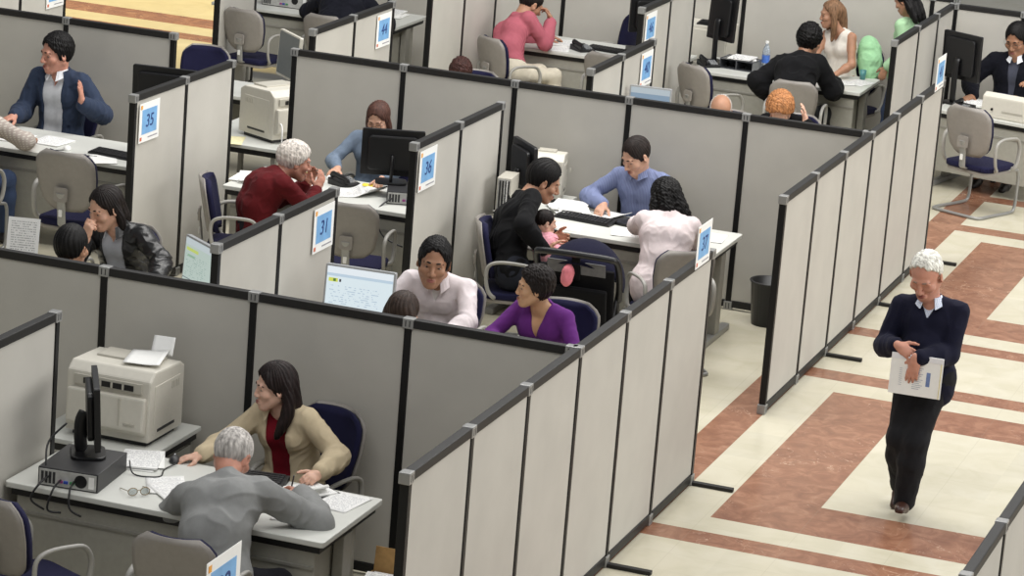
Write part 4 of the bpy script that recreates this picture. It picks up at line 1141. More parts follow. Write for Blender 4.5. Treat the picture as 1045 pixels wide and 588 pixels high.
def eyeglasses(label, x, y, z, rz):
    t = thing('eyeglasses', label, 'glasses', (x, y, z), rz); m = mat('gilt_wire', (150, 130, 96), rough=.3, metal=.7)
    gl = mat('lens', (200, 205, 205), rough=.05); gl.node_tree.nodes['Principled BSDF'].inputs['Transmission Weight'].default_value = .9
    for q in (-1, 1):
        bm = bmesh.new(); tube(bm, [(q*.034+.026*math.cos(a), 0, .024+.021*math.sin(a)) for a in np.linspace(0, 2*PI, 14, endpoint=False)], .0022, 6, closed=True, sub=2); r = obj_bm('rim', bm, m, t, smooth=True)
        bm = bmesh.new(); prism(bm, [(q*.034+.025*math.cos(a), .024+.020*math.sin(a)) for a in np.linspace(0, 2*PI, 20, endpoint=False)], -.001, .001, axis='y'); obj_bm('lens', bm, gl, r)
        bm = bmesh.new(); tube(bm, [(q*.061, 0, .03), (q*.066, .05, .022), (q*.066, .10, .012), (q*.062, .135, .003)], .002, 6, sub=3); obj_bm('temple', bm, m, t, smooth=True)
    bm = bmesh.new(); tube(bm, [(-.009, 0, .028), (0, -.002, .032), (.009, 0, .028)], .002, 6, sub=3); obj_bm('bridge', bm, m, t, smooth=True)
eyeglasses('wire spectacles with folded out temples on the front desk', -1.93, .87, DZ, .75)
def clipboard(label, x, y, z, rz):
    t = thing('clipboard', label, 'clipboard', (x, y, z), rz)
    bm = bmesh.new(); prism(bm, rrect(.25, .34, .012), 0, .004); obj_bm('board', bm, M_BLACK, t)
    bm = bmesh.new(); box(bm, (-.11, -.155, .004), (.11, .15, .012)); obj_bm('sheaf', bm, M_PRINT, t)
    V = []; F = []
    for i in range(12):
        a = i/11*PI*1.35; rr = .021
        for yy in (-.09, .10): V.append((.095-rr*math.sin(a)*1.0-.02*i/11, yy, .012+rr*(1-math.cos(a))))
    for i in range(11): F.append((2*i, 2*i+1, 2*i+3, 2*i+2))
    o = mesh_np('turned_page', V, F, M_WHITE, t); md = o.modifiers.new('solid', 'SOLIDIFY'); md.thickness = .002
    return t
keyboard('black keyboard between the hunched man and the woman in beige', -1.52, 1.44, DZ, .15, w=.38)
clipboard('clipboard with a curled back page before the woman in beige', -1.20, 1.40, DZ, -.55)
sheet('printed form at the right end of the front desk', -.96, 1.36, DZ, -.15, n=2)
sheet('sheet under the forearm of the hunched man in grey', -1.12, 1.06, DZ, .3)
def pen(label, a, b):
    o = A_(*a); bm = bmesh.new(); cyl(bm, (0, 0, 0), A_(*b)-o, .0045, n=10); t = thing('ballpoint_pen', label, 'pen', a)
    obj_bm('barrel', bm, M_BLACK, t); d = nrm(A_(*b)-o); bm = bmesh.new(); cyl(bm, -d*.012, A_(0, 0, 0), .001, .0045, n=10); obj_bm('tip', bm, M_SILVER, t); return t
pen('dark ballpoint pen in the hand of the hunched man', (-1.235, 1.29, .752), (-1.20, 1.245, .88))
def carton(label, x, y, z, rz):
    t = thing('cardboard_box', label, 'box', (x, y, 0), rz); m = mat('cardboard', (168, 132, 82), rough=.8)
    bm = bmesh.new(); w, d, h = .17, .15, z
    for lo, hi in (((-w, -d, 0), (w, -d+.006, h)), ((-w, d-.006, 0), (w, d, h)), ((-w, -d, 0), (-w+.006, d, h)), ((w-.006, -d, 0), (w, d, h)), ((-w, -d, 0), (w, d, .006))): box(bm, lo, hi)
    obj_bm('carton', bm, m, t); bm = bmesh.new(); box(bm, (-w+.01, d-.006, h), (.06, d, h+.14), rot=Matrix.Rotation(-.12, 3, 'X')); obj_bm('raised_flap', bm, m, t)
    return t
carton('brown cardboard box on the floor by the front desk end', -.62, 1.30, .36, .0)
stack('white papers lying in the brown cardboard box', -.60, 1.28, .36, .1, 3, .28, .24, seed=9)

# ------------------------------------------------------------------ cubicle 31
monitor('lit monitor showing a white page with a yellow logo', -2.12, 4.40, DZ+.08, (.06, -1), w=.47, h=.34, screen=screen_mat('screen_page', 1.0, 'page'), frame=M_SILVER, low=.05, tilt=.08)
pc_case('flat computer case under the lit monitor with the yellow logo', -2.02, 4.42, DZ, 0, (.36, .40, .08))
monitor('lit monitor turned obliquely with a pale green page', -3.19, 4.32, DZ+.10, (-.62, -.78), w=.44, h=.33, screen=screen_mat('screen_green', .8, 'green'), frame=M_SILVER, low=.06, tilt=.06)
pc_case('flat computer case under the oblique green monitor', -3.2, 4.34, DZ, .6, (.32, .34, .10))
def document_holder(label, x, y, z, rz):
    t = thing('document_holder', label, 'document holder', (x, y, z), rz)
    bm = bmesh.new(); box(bm, (-.09, -.06, 0), (.09, .08, .012), bev=.004); box(bm, (-.012, .02, .012), (.012, .035, .34), bev=.003); obj_bm('stand', bm, M_DARK, t)
    R = Matrix.Rotation(-.22, 4, 'X'); bm = bmesh.new(); box(bm, (-.10, 0, -.13), (.10, .004, .13), bev=.001); bm.transform(Matrix.Translation((0, .0, .37)) @ R); obj_bm('back_plate', bm, M_SILVER, t)
    bm = bmesh.new(); box(bm, (-.105, -.135, -.001), (.105, .135, .001)); bm.transform(Matrix.Translation((0, -.006, .372)) @ R @ Matrix.Rotation(PI/2, 4, 'X')); obj_bm('printed_sheet', bm, paper_upright, t)
    return t
paper_upright = paper_mat('upright_print', rows=18, ink=(60, 62, 70), upright=True)
document_holder('white printed sheet on an upright holder beside the dark haired clerk', -4.37, 4.12, DZ, .25)
# ------------------------------------------------------------------ cubicle 36 (left half)
pc_case('flat computer case under the dark monitor behind card 36', -3.26, 8.24, DZ, .35, (.34, .36, .10))
monitor('dark monitor seen from behind, right before the woman with reddish hair', -3.45, 8.32, DZ+.10, (-.36, .93), w=.48, h=.36, low=.05, tilt=.04)
cable('black cable hanging over the desk edge behind card 36', [(-3.30, 8.05, .80), (-3.36, 7.95, .75), (-3.35, 7.78, .70), (-3.26, 7.74, .56), (-3.1, 7.74, .50)], .006)
sheet('white sheets by the dark monitor behind card 36', -3.72, 8.16, DZ, .5, n=4, curl=.7)
sheet('white sheet folded up beside the dark monitor', -3.60, 8.26, DZ+.006, -.2, n=2, curl=.9)
stack('white papers at the left end of the desk, beside the red jumper', -4.50, 8.12, DZ, .4, 4, .24, .32, seed=3)
telephone('black telephone between the old man and the reddish haired woman', -3.86, 8.40, DZ, 1.2)
mouse('pale mouse under the hand of the reddish haired woman', -4.02, 8.50, DZ, .3, M_WHITE)
sheet('yellow note lying behind the dark monitor', -3.70, 8.50, DZ, .1, .10, .10, mat('sticky_yellow', (226, 206, 70), rough=.8), name='yellow_note')
sheet('yellow edged leaflet behind the old man in red', -4.32, 8.52, DZ, .1, .16, .12, mat('leaflet_yellow', (228, 214, 110), rough=.8), name='leaflet')
sheet('white sheet between the hands of the old man in red', -4.06, 8.08, DZ, .2)
printer('middle pale laser printer seen through the gap between partitions', -5.06, 9.84, .70, 1.10, w=.46, d=.44, h=.42)
cable('white cable hanging from the middle printer', [(-4.93, 9.58, .88), (-4.88, 9.52, .86), (-4.85, 9.46, .80), (-4.83, 9.42, .6), (-4.82, 9.42, .3)], .006, M_WHITE)
sheet('yellowish sheet beside the middle printer', -5.30, 9.46, .70, .3, m=mat('paper_cream', (232, 224, 180), rough=.8))
# ------------------------------------------------------------------ cubicle 36 (right half)
pc_case('upright pale computer case behind the man in black', -2.50, 8.30, DZ, .1, (.11, .26, .30), M_CREAM2)
monitor('dark monitor seen edge on behind the man in black', -2.47, 8.58, DZ, (.76, .65), w=.44, h=.38, low=.13, tilt=.05)
keyboard('black keyboard between the baby and the man in blue', -1.92, 8.47, DZ, .0-.12, w=.46)
stack('white papers behind the black keyboard', -2.12, 8.70, DZ, .3, 5, .24, .32, seed=5)
stack('sloping paper pile behind the head of the man in black', -2.38, 8.26, DZ, .8, 4, .22, .30, seed=6)
sheet('open white brochure under the hand of the man in blue', -1.80, 8.70, DZ, -.3, n=4, curl=.5)
sheet('white form before the baby on the desk', -2.0, 8.18, DZ, .1, .30, .22)
sheet('printed form before the woman with wavy hair', -1.55, 8.30, DZ, .3)
sheet('printed form at the right end of that desk', -.95, 8.55, DZ, .1, m=M_PRINT)
def folder(label, x, y, z, rz):
    t = thing('folder', label, 'folder', (x, y, z), rz); bm = bmesh.new()
    box(bm, (-.11, -.15, 0), (.11, .15, .004), bev=.001); box(bm, (-.11, -.15, .016), (.11, .15, .020), bev=.001); box(bm, (-.114, -.15, 0), (-.108, .15, .02)); obj_bm('cover', bm, M_BLACK, t)
    bm = bmesh.new(); box(bm, (-.104, -.145, .004), (.106, .145, .016)); obj_bm('sheaf', bm, M_WHITE, t); return t
folder('black folder between the man in blue and the woman opposite', -1.58, 8.58, DZ, 1.35)
keyboard('pale small keypad case by the elbow of the man in black', -2.46, 8.08, DZ, 1.2, M_CREAM, w=.22)
def waste_bin(label, x, y):
    t = thing('waste_bin', label, 'bin', (x, y, 0)); n = 28; bm = bmesh.new(); prof = [(.0, .0), (.115, .0), (.145, .33), (.150, .33), (.152, .345), (.138, .345), (.110, .012), (.0, .012)]
    rings = [[bm.verts.new((r*math.cos(a), r*math.sin(a), z)) for a in np.linspace(0, 2*PI, n, endpoint=False)] if r > 0 else [bm.verts.new((0, 0, z))] for r, z in prof]
    for A, B in zip(rings, rings[1:]):
        for k in range(n):
            a = [A[k % len(A)], A[(k+1) % len(A)], B[(k+1) % len(B)], B[k % len(B)]]; u = []
            [u.append(v) for v in a if v not in u]; bm.faces.new(u)
    obj_bm('bin', bm, M_BLACK, t, smooth=True); bm = bmesh.new(); tube(bm, [(.150*math.cos(a), .150*math.sin(a), .342) for a in np.linspace(0, 2*PI, 20, endpoint=False)], .006, 8, closed=True, sub=2); obj_bm('rim', bm, M_DARK, t, smooth=True)
waste_bin('black waste bin standing in the doorway corner', -.60, 9.10)

# ------------------------------------------------------------------ stroller
def stroller(label, x, y, rz):
    t = thing('stroller', label, 'stroller', (x, y, 0), rz)
    blk = fabric('stroller_black', (13, 13, 15)); nv = fabric('canopy_navy', (19, 19, 42)); fr = mat('stroller_frame', (40, 40, 42), rough=.35, metal=.4)
    # canopy: a thick half dome opening away from the handle
    def dome(r, name, m, a0, a1):
        V = []; F = []; nu, nv_ = 22, 12
        for s_ in (0, 1):
            rr = r-.012*s_
            for i in range(nu):
                u = PI*i/(nu-1)
                for j in range(nv_):
                    v = a0+(a1-a0)*j/(nv_-1)
                    V.append((-.30*rr/.3*math.cos(u), .02+.34*rr/.3*math.sin(u)*math.sin(v)*1.05, .66+.345*rr/.3*math.sin(u)*math.cos(v)))
        q = lambda s_, i, j: s_*nu*nv_+i*nv_+j
        for i in range(nu-1):
            for j in range(nv_-1):
                F.append((q(0, i, j), q(0, i+1, j), q(0, i+1, j+1), q(0, i, j+1))); F.append((q(1, i, j), q(1, i, j+1), q(1, i+1, j+1), q(1, i+1, j)))
            F.append((q(0, i, 0), q(1, i, 0), q(1, i+1, 0), q(0, i+1, 0))); F.append((q(0, i, nv_-1), q(0, i+1, nv_-1), q(1, i+1, nv_-1), q(1, i, nv_-1)))
        return mesh_np(name, V, F, m, t)
    dome(.3, 'canopy', nv, -.85, .75)
    bm = bmesh.new(); tube(bm, [(-.27, .0, .60), (-.29, -.10, .76), (-.29, -.22, .92), (-.245, -.27, .955), (-.1, -.29, .965), (.1, -.29, .965), (.245, -.27, .955), (.29, -.22, .92), (.29, -.10, .76), (.27, .0, .60)], .024, 10, sub=5); obj_bm('handle_bar', bm, M_BLACK, t, smooth=True)
    for q in (-1, 1):
        bm = bmesh.new(); tube(bm, [(q*.26, .0, .62), (q*.25, .12, .42), (q*.24, .30, .12)], .014, 8, sub=4); tube(bm, [(q*.26, .0, .66), (q*.255, -.12, .38), (q*.25, -.24, .12)], .014, 8, sub=4); obj_bm('side_frame', bm, fr, t, smooth=True)
    bm = bmesh.new(); box(bm, (-.27, -.135, .20), (.27, -.10, .86), rot=Matrix.Rotation(.22, 3, 'X'), bev=.015); bp = obj_bm('back_panel', bm, blk, t)
    bm = bmesh.new(); box(bm, (-.235, -.20, .24), (.235, -.15, .72), rot=Matrix.Rotation(.22, 3, 'X'), bev=.02); obj_bm('rear_bag', bm, blk, bp)
    bm = bmesh.new(); prism(bm, [(.04*math.cos(a), .57+.011*math.sin(a)) for a in np.linspace(0, 2*PI, 20, endpoint=False)], -.222, -.208, axis='y'); obj_bm('oval_badge', bm, M_SILVER, bp)
    for q in (-1, 1):
        bm = bmesh.new(); box(bm, (q*.12-.09, -.215, .80), (q*.12+.09, -.205, .90), rot=Matrix.Rotation(.3, 3, 'X'), bev=.004); obj_bm('mesh_window', bm, mat('stroller_mesh', (96, 96, 98), rough=.7), bp)
    bm = bmesh.new(); box(bm, (-.03, -.235, .76), (.03, -.215, .96), rot=Matrix.Rotation(.25, 3, 'X'), bev=.006); obj_bm('centre_strap', bm, blk, bp)
    bm = bmesh.new(); box(bm, (-.21, -.10, .36), (.21, .28, .44), bev=.03); obj_bm('seat', bm, blk, t)
    bm = bmesh.new(); box(bm, (-.21, -.20, .16), (.21, .24, .30), bev=.04); obj_bm('basket', bm, blk, t)
    for q in (-1, 1):
        for yy in (-.26, .31):
            bm = bmesh.new(); tube(bm, [(q*.26, yy+.075*math.cos(a), .095+.075*math.sin(a)) for a in np.linspace(0, 2*PI, 20, endpoint=False)], .02, 8, closed=True, sub=2); wv = obj_bm('wheel', bm, M_BLACK, t, smooth=True)
            bm = bmesh.new(); cyl(bm, (q*.26-.015, yy, .095), (q*.26+.015, yy, .095), .06, n=18); obj_bm('hub', bm, M_SILVER, wv)
    return t
stroller('black stroller with a navy canopy behind the woman in purple', -1.40, 6.84, .06)
def cloth(label, name, cat, pts, m, seed=2, h=.008):
    lo = np.min([p[0] for p in pts], 0)-.12; hi = np.max([p[0] for p in pts], 0)+.12; fd = Field(lo, hi, h)
    for i in range(len(pts)-1): fd.cone(A_(*pts[i][0]), A_(*pts[i+1][0]), pts[i][1], pts[i+1][1], .03)
    fd.disp(folds(.005, .09, seed)); V, F = fd.mesh(); V, F = largest(V, F); o = A_(*pts[0][0]); ob = mesh_np(name, V-o, F, m); ob.location = o; return tag(ob, label, cat)
cloth('pink blanket showing at the left side of the stroller', 'baby_blanket', 'blanket', [((-1.43, 6.63, .87), .022), ((-1.435, 6.605, .82), .038), ((-1.44, 6.59, .765), .036), ((-1.445, 6.585, .73), .02)], fabric('blanket_pink', (222, 130, 140)))

# ------------------------------------------------------------------ cubicle 35
monitor('dark monitor seen from behind above card 35', -5.40, 8.36, DZ+.10, (-.15, 1), w=.52, h=.36, low=.26, tilt=.05)
pc_case('flat computer case under the dark monitor above card 35', -5.40, 8.38, DZ, 0, (.40, .36, .10))
keyboard('black keyboard by the man in the blue jacket', -5.70, 8.16, DZ, -.12, w=.42)
mouse('pale mouse by the man in the blue jacket', -6.10, 8.12, DZ, .4, M_WHITE)
cable('black mouse cable on the desk of the man in the blue jacket', [(-6.10, 8.06, .75), (-6.16, 8.0, .745), (-6.0, 7.98, .745), (-5.8, 8.04, .745)], .004)
for k, (x, y, r, n) in enumerate(((-6.62, 8.22, .1, 6), (-6.33, 8.30, -.05, 5))): sheet(('open white register, left half, before the man in the blue jacket', 'open white register, right half, before the man in the blue jacket')[k], x, y, DZ, r, .27, .30, n=n)
sheet('white sheet at the desk edge above the empty chair', -5.72, 7.99, DZ, .5, m=M_WHITE)
sheet('white form before the checked shirt visitor', -6.95, 8.2, DZ, .3)
# ------------------------------------------------------------------ far row
monitor('obliquely turned grey monitor above the middle partition', -5.53, 11.14, DZ+.12, (-.70, -.71), w=.46, h=.40, screen=mat('screen_grey', (104, 110, 112), rough=.3, noise=.02), frame=M_CREAM, low=.06, tilt=.05)
monitor('lit monitor showing a pale blue window', -2.30, 11.25, DZ+.1, (.10, -1), w=.36, h=.30, screen=screen_mat('screen_blue', .75, 'blue'), frame=M_SILVER, low=.14, tilt=.04)
pc_case('flat computer case under the pale blue window monitor', -2.30, 11.28, DZ, 0, (.34, .36, .10))
pc_case('flat computer case under the obliquely turned grey monitor', -5.53, 11.16, DZ, .7, (.34, .34, .12))
pc_case('black computer case on the far desk at the top edge', -7.40, 15.55, DZ, 0, (.50, .36, .16), M_BLACK)
cable('thin black cable curling over the far desk', [(-7.1, 15.6, .75), (-6.95, 15.5, .745), (-6.8, 15.62, .745), (-6.7, 15.5, .745), (-6.6, 15.56, .75)], .005)
mouse('dark mouse at the end of the curling cable', -6.62, 15.60, DZ, .9)
stack('white papers at the end of the far desk', -6.38, 15.75, DZ, .2, 6, .22, .30, seed=8)
telephone('black telephone on the desk of the pink shirted man', -4.20, 15.30, DZ, .9)
keyboard('black keyboard on the desk of the pink shirted man', -3.95, 15.45, DZ, -.12, w=.5)
stack('white papers before the pink shirted man', -4.50, 15.45, DZ, .2, 3, .26, .30, seed=12)
sheet('printed sheet under the elbow of the pink shirted man', -4.42, 15.22, DZ, .3)
monitor('dark monitor at the top edge beside card 46', -3.56, 15.35, DZ+.08, (-.6, .8), w=.42, h=.36, low=.18)
pc_case('flat computer case by card 46', -3.6, 15.4, DZ, .4, (.34, .34, .08))
def tray(label, x, y, z, rz):
    t = thing('letter_tray', label, 'tray', (x, y, z), rz); m = mat('smoked_plastic', (92, 94, 98), rough=.2, noise=.03)
    bm = bmesh.new()
    for lo, hi in (((-.17, -.12, .09), (.17, .12, .095)), ((-.17, -.12, .0), (.17, .12, .005)), ((-.17, -.12, 0), (-.165, .12, .10)), ((.165, -.12, 0), (.17, .12, .10)), ((-.17, .115, 0), (.17, .12, .10)), ((-.003, -.12, 0), (.003, .12, .09))): box(bm, lo, hi)
    obj_bm('tray', bm, m, t); return t
tray('smoked plastic letter tray under the papers by the water bottle', -2.66, 15.52, DZ, -.1)
stack('white papers on the smoked letter tray', -2.64, 15.53, DZ+.096, .2, 3, .22, .22, seed=13)
monitor('large dark monitor tilted beside the water bottle', -2.92, 15.68, DZ, (.5, .87), w=.36, h=.46, low=.22, tilt=-.05)
telephone('black telephone leaning under the large dark monitor', -2.95, 15.42, DZ, .7)
def bottle(label, x, y, z, r=.034, h=.24):
    t = thing('water_bottle', label, 'bottle', (x, y, z)); m = mat('clear_plastic', (214, 226, 238), rough=.08); m.node_tree.nodes['Principled BSDF'].inputs['Transmission Weight'].default_value = .75
    n = 20; bm = bmesh.new(); prof = [(0, 0), (r, .003), (r, h*.62), (r*.8, h*.74), (r*.38, h*.86), (r*.36, h*.93), (0, h*.93)]
    rings = [[bm.verts.new((a*math.cos(q), a*math.sin(q), zz)) for q in np.linspace(0, 2*PI, n, endpoint=False)] if a else [bm.verts.new((0, 0, zz))] for a, zz in prof]
    for A, B in zip(rings, rings[1:]):
        for k in range(n):
            u = []; [u.append(v) for v in (A[k % len(A)], A[(k+1) % len(A)], B[(k+1) % len(B)], B[k % len(B)]) if v not in u]; bm.faces.new(u)
    obj_bm('bottle', bm, m, t, smooth=True)
    bm = bmesh.new(); cyl(bm, (0, 0, h*.92), (0, 0, h), r*.42, n=16); obj_bm('cap', bm, M_WHITE, t)
    bm = bmesh.new(); cyl(bm, (0, 0, h*.22), (0, 0, h*.5), r*1.02, n=20, cap=False); obj_bm('label_band', bm, mat('label_blue', (70, 110, 190), rough=.5), t)
bottle('clear water bottle with a blue label by the large dark monitor', -2.46, 15.70, DZ, .038, .27)
def tumbler(label, x, y, z):
    t = thing('drinking_cup', label, 'cup', (x, y, z)); m = mat('cup_teal', (80, 140, 140), rough=.2); n = 20; bm = bmesh.new(); prof = [(0, 0), (.026, 0), (.034, .09), (.031, .09), (.024, .006), (0, .006)]
    rings = [[bm.verts.new((a*math.cos(q), a*math.sin(q), zz)) for q in np.linspace(0, 2*PI, n, endpoint=False)] if a else [bm.verts.new((0, 0, zz))] for a, zz in prof]
    for A, B in zip(rings, rings[1:]):
        for k in range(n):
            u = []; [u.append(v) for v in (A[k % len(A)], A[(k+1) % len(A)], B[(k+1) % len(B)], B[k % len(B)]) if v not in u]; bm.faces.new(u)
    obj_bm('cup', bm, m, t, smooth=True); bm = bmesh.new(); tube(bm, [(.033*math.cos(a), .033*math.sin(a), .09) for a in np.linspace(0, 2*PI, 16, endpoint=False)], .002, 6, closed=True, sub=2); obj_bm('rim', bm, m, t)
tumbler('teal cup at the end of the desk by the woman in white', -1.52, 15.84, DZ)
sheet('white sheets before the woman in white', -1.66, 15.50, DZ, .3, .30, .24, n=3)
sheet('second white sheet near the desk end by the teal cup', -1.50, 15.62, DZ, -.3)
fax('cream fax printer on the right hand desk', .17, 14.96, DZ, -.20)
monitor('dark monitor seen from behind at the right end partition', -.48, 15.28, DZ, (.45, .89), w=.44, h=.44, low=.23, tilt=.03)
telephone('black telephone behind the fax printer', -.36, 14.98, DZ, -.3)
stack('white papers between the dark monitor and the fax printer', -.26, 15.26, DZ, .4, 4, .22, .3, seed=15)
cloth('pale green jacket hung on the chair behind the woman in white', 'jacket', 'jacket', [((-1.56, 16.16, 1.03), .09), ((-1.54, 16.12, .98), .11), ((-1.51, 16.06, .88), .115), ((-1.50, 16.02, .78), .09), ((-1.50, 16.0, .68), .05)], fabric('jacket_green', (158, 206, 160)), seed=5)

# pale printer in the corner behind the man in black, and the pale cabinet at the far partition
return_table('pale corner table behind the dark monitor of the man in blue', -2.63, -2.25, 8.86, 9.28, .72)
printer('small pale printer in the corner behind the dark monitor', -2.46, 9.08, .72, .2, w=.30, d=.30, h=.36)
def cabinet(label, x, y, w, d, h):
    t = thing('filing_cabinet', label, 'cabinet', (x, y, 0)); bm = bmesh.new(); box(bm, (-w/2, -d/2, 0), (w/2, d/2, h), bev=.006); obj_bm('carcass', bm, M_CREAM, t)
    for k in range(3):
        z0 = .04+k*(h-.06)/3; bm = bmesh.new(); box(bm, (-w/2+.015, -d/2-.014, z0), (w/2-.015, -d/2, z0+(h-.06)/3-.015), bev=.004); dr = obj_bm('drawer', bm, M_CREAM, t)
        bm = bmesh.new(); box(bm, (w/2-.11, -d/2-.026, z0+.24), (w/2-.05, -d/2-.012, z0+.255), bev=.003); obj_bm('handle', bm, M_DARK, dr)
    return t
cabinet('pale filing cabinet behind the large dark monitor at the far partition', -3.18, 16.20, .48, .40, 1.02)
keyboard('dark keypad lying on the pale filing cabinet', -3.16, 16.12, 1.02, 0, w=.24)
# ------------------------------------------------------------------ the people
SHORT = lambda **k: dict(dict(t=.010, top=.018, low=.076), **k)
jeans = fabric('denim_blue', (62, 76, 104)); darkt = fabric('trouser_dark', (28, 28, 34)); blackt = fabric('trouser_black', (14, 14, 16))

# woman in beige jacket, front desk
person('woman in a beige jacket over a red top, one hand on the mouse', (-1.50, 1.96, .56), (-1.555, 1.91, 1.03), (-1.60, 1.86, 1.155), (-.80, -.62, -.12), fwd=(-.22, -1), fem=True, bust=.3, skin='fair', h=.006, hh=.004,
  arms={1: dict(w=(-1.90, 1.575, .775), d=(-.75, -.55, -.12), n=(0, 0, -1), c=.35, e=(-.5, .4, -.6)), -1: dict(w=(-1.20, 1.60, .79), d=(-.15, -1, .0), n=(-.5, 0, -.8), c=.8, e=(.8, .5, -.5))},
  tops=[dict(mat=fabric('top_crimson', (122, 22, 36)), sleeve=.4, off=.006, neck=('round', .075), folds=.002),
        dict(name='jacket', mat=fabric('jacket_beige', (200, 184, 154)), off=.018, neck=('open', .055, .075), collar=.07, slack=.008, folds=.005, seed=8)],
  trousers=dict(mat=darkt),
  hair=dict(c=(30, 20, 19), t=.018, top=.024, low=.12, face=.050, line=((.85, -.52), .020), amp=.0018, strands=[dict(p=[(q*.066, -.045, .03), (q*.082, -.05, -.05), (q*.096, -.035, -.13), (q*.10, .0, -.19), (q*.095, .03, -.25)], r=[.03, .032, .034, .028, .010]) for q in (-1, 1)] + [dict(p=[(q*.05, .045, .085), (q*.064, .045, .05), (q*.072, .03, .015)], r=[.012, .016, .008]) for q in (-1, 1)] + [dict(p=[(q*.03, -.08, .03), (q*.035, -.085, -.08), (q*.035, -.09, -.18), (q*.03, -.085, -.25)], r=[.04, .045, .042, .02]) for q in (-1, 1)]))

# old man in grey, back to the camera
person('hunched grey haired man in a grey jacket writing at the front desk', (-1.27, .42, .55), (-1.385, .80, .945), (-1.44, .96, 1.03), (.12, .80, -.62), hs=1.19, fwd=(.10, 1), s=1.03, w=1.05, skin='ruddy', h=.006, hh=.004, bend=.075, shw=.19, al=1.2,
  arms={1: dict(w=(-1.13, 1.19, .80), d=(-.7, .6, .0), n=(-.6, 0, -.6), c=.9, thumb=.9, e=(.9, -1, -.25), sh=(.0, -.02, -.02)), -1: dict(w=(-1.56, 1.00, .785), d=(.5, .8, -.1), n=(0, 0, -1), c=.5, e=(-.8, -.9, -.5), sh=(0, -.02, -.02))},
  legs_={1: dict(k=(-1.00, .64, .50), a=(-.98, .60, .085)), -1: dict(k=(-1.56, .64, .50), a=(-1.58, .60, .085))},
  tops=[dict(name='jacket', mat=fabric('jacket_grey', (142, 143, 142)), off=.026, neck=('round', .056), slack=.020, folds=.007, wl=.13, seed=21, skirt=.05, collar=.06, gap=.9)],
  trousers=dict(mat=darkt), hair=SHORT(c='grey', t=.008, top=.010, low=.085, line=((.75, -.66), .02), recede=.01))

# cubicle 31
person('clerk with long brown hair seen only from behind, facing the white shirted man', (-1.535, 3.50, .58), (-1.535, 3.56, 1.04), (-1.535, 3.64, 1.185), (.05, 1, -.15), fwd=(0, 1), fem=True, h=.008,
  arms={1: dict(w=(-1.45, 4.05, .78)), -1: dict(w=(-1.78, 4.05, .78))}, tops=[dict(mat=fabric('top_taupe', (120, 110, 104)), sleeve=.9, off=.01, neck=('round', .07))], trousers=dict(mat=darkt), face=False,
  hair=dict(c=(52, 40, 34), t=.016, top=.016, low=.16, face=.05, strands=[dict(p=[(q*.05, -.05, .02), (q*.062, -.055, -.08), (q*.06, -.06, -.19)], r=[.045, .045, .03]) for q in (-1, 0, 1)]))
person('black haired man in a white shirt leaning over the lit monitor', (-1.86, 5.22, .57), (-1.835, 5.07, 1.05), (-1.835, 4.955, 1.175), (.30, -.95, -.10), roll=.10, fwd=(.10, -1), w=1.04, hs=1.28, skin='olive', h=.007, hh=.004,
  arms={1: dict(w=(-2.05, 4.66, .79), d=(.4, -.9, 0), e=(-.9, .3, -.6)), -1: dict(w=(-1.62, 4.64, .79), d=(-.4, -.9, 0), e=(.9, .3, -.6))},
  tops=[dict(name='undershirt', mat=fabric('cotton_white', (226, 222, 220)), off=.004, neck=('round', .07), sleeve=.3), dict(mat=fabric('shirt_white_pink', (224, 214, 216)), off=.012, neck=('v', .13, .05), collar=.064, slack=.010, folds=.005, seed=5, gap=.45)],
  trousers=dict(mat=darkt), hair=SHORT(c='black', t=.012, top=.022, line=((.90, -.43), .026), curl=.0025))
person('dark haired woman in a purple V neck jumper looking left', (-1.075, 5.13, .52), (-1.10, 5.04, .985), (-1.145, 4.97, 1.115), (-.88, -.46, -.05), fwd=(-.25, -1), fem=True, skin='golden', w=1.08, h=.007, hh=.004,
  arms={1: dict(w=(-1.28, 4.75, .74), e=(-.9, .3, -.5)), -1: dict(w=(-.98, 4.72, .74), e=(.9, .3, -.5))},
  tops=[dict(name='jumper', mat=fabric('jumper_purple', (98, 44, 118)), off=.010, neck=('v', .20, .066), slack=.004, folds=.003)],
  trousers=dict(mat=darkt), hair=dict(c='darkbrown', t=.020, top=.030, low=.09, line=((.86, -.51), .020), face=.055, blobs=[((0, -.04, .06), (.088, .085, .075))], curl=.003))

# left front cubicle
person('long haired man in a black leather jacket, hand at his mouth', (-4.14, 5.22, .57), (-4.19, 5.12, 1.02), (-4.245, 5.05, 1.155), (-.42, -.80, -.34), fwd=(-.05, -1), skin='light', h=.007, hh=.004,
  arms={1: dict(w=(-4.295, 4.88, .97), d=(.25, -.15, .95), n=(.3, .95, 0), c=1.15, thumb=.9, e=(-.5, -.2, -1)), -1: dict(w=(-3.70, 4.74, .79), d=(.3, -.9, -.1), e=(.8, .5, -.2))},
  tops=[dict(name='shirt', mat=fabric('shirt_pale_grey', (176, 178, 184)), off=.006, neck=('v', .09, .045), sleeve=.4, collar=.06, gap=.5), dict(name='leather_jacket', mat=mat('leather_black', (20, 20, 21), rough=.36, noise=.15, bump=.15, bscale=90, spec=.6), off=.02, neck=('open', .06, .085), collar=.07, slack=.010, folds=.007, wl=.06, seed=9)],
  trousers=dict(mat=blackt), hair=dict(c='darkbrown', t=.012, top=.014, low=.11, face=.055, line=((.9, -.43), .026), strands=[dict(p=[(q*.06, -.02, .02), (q*.078, -.03, -.06), (q*.085, -.02, -.13)], r=[.03, .03, .02]) for q in (-1, 1)] + [dict(p=[(0, -.07, .0), (0, -.085, -.09), (0, -.09, -.15)], r=[.06, .055, .03])]))
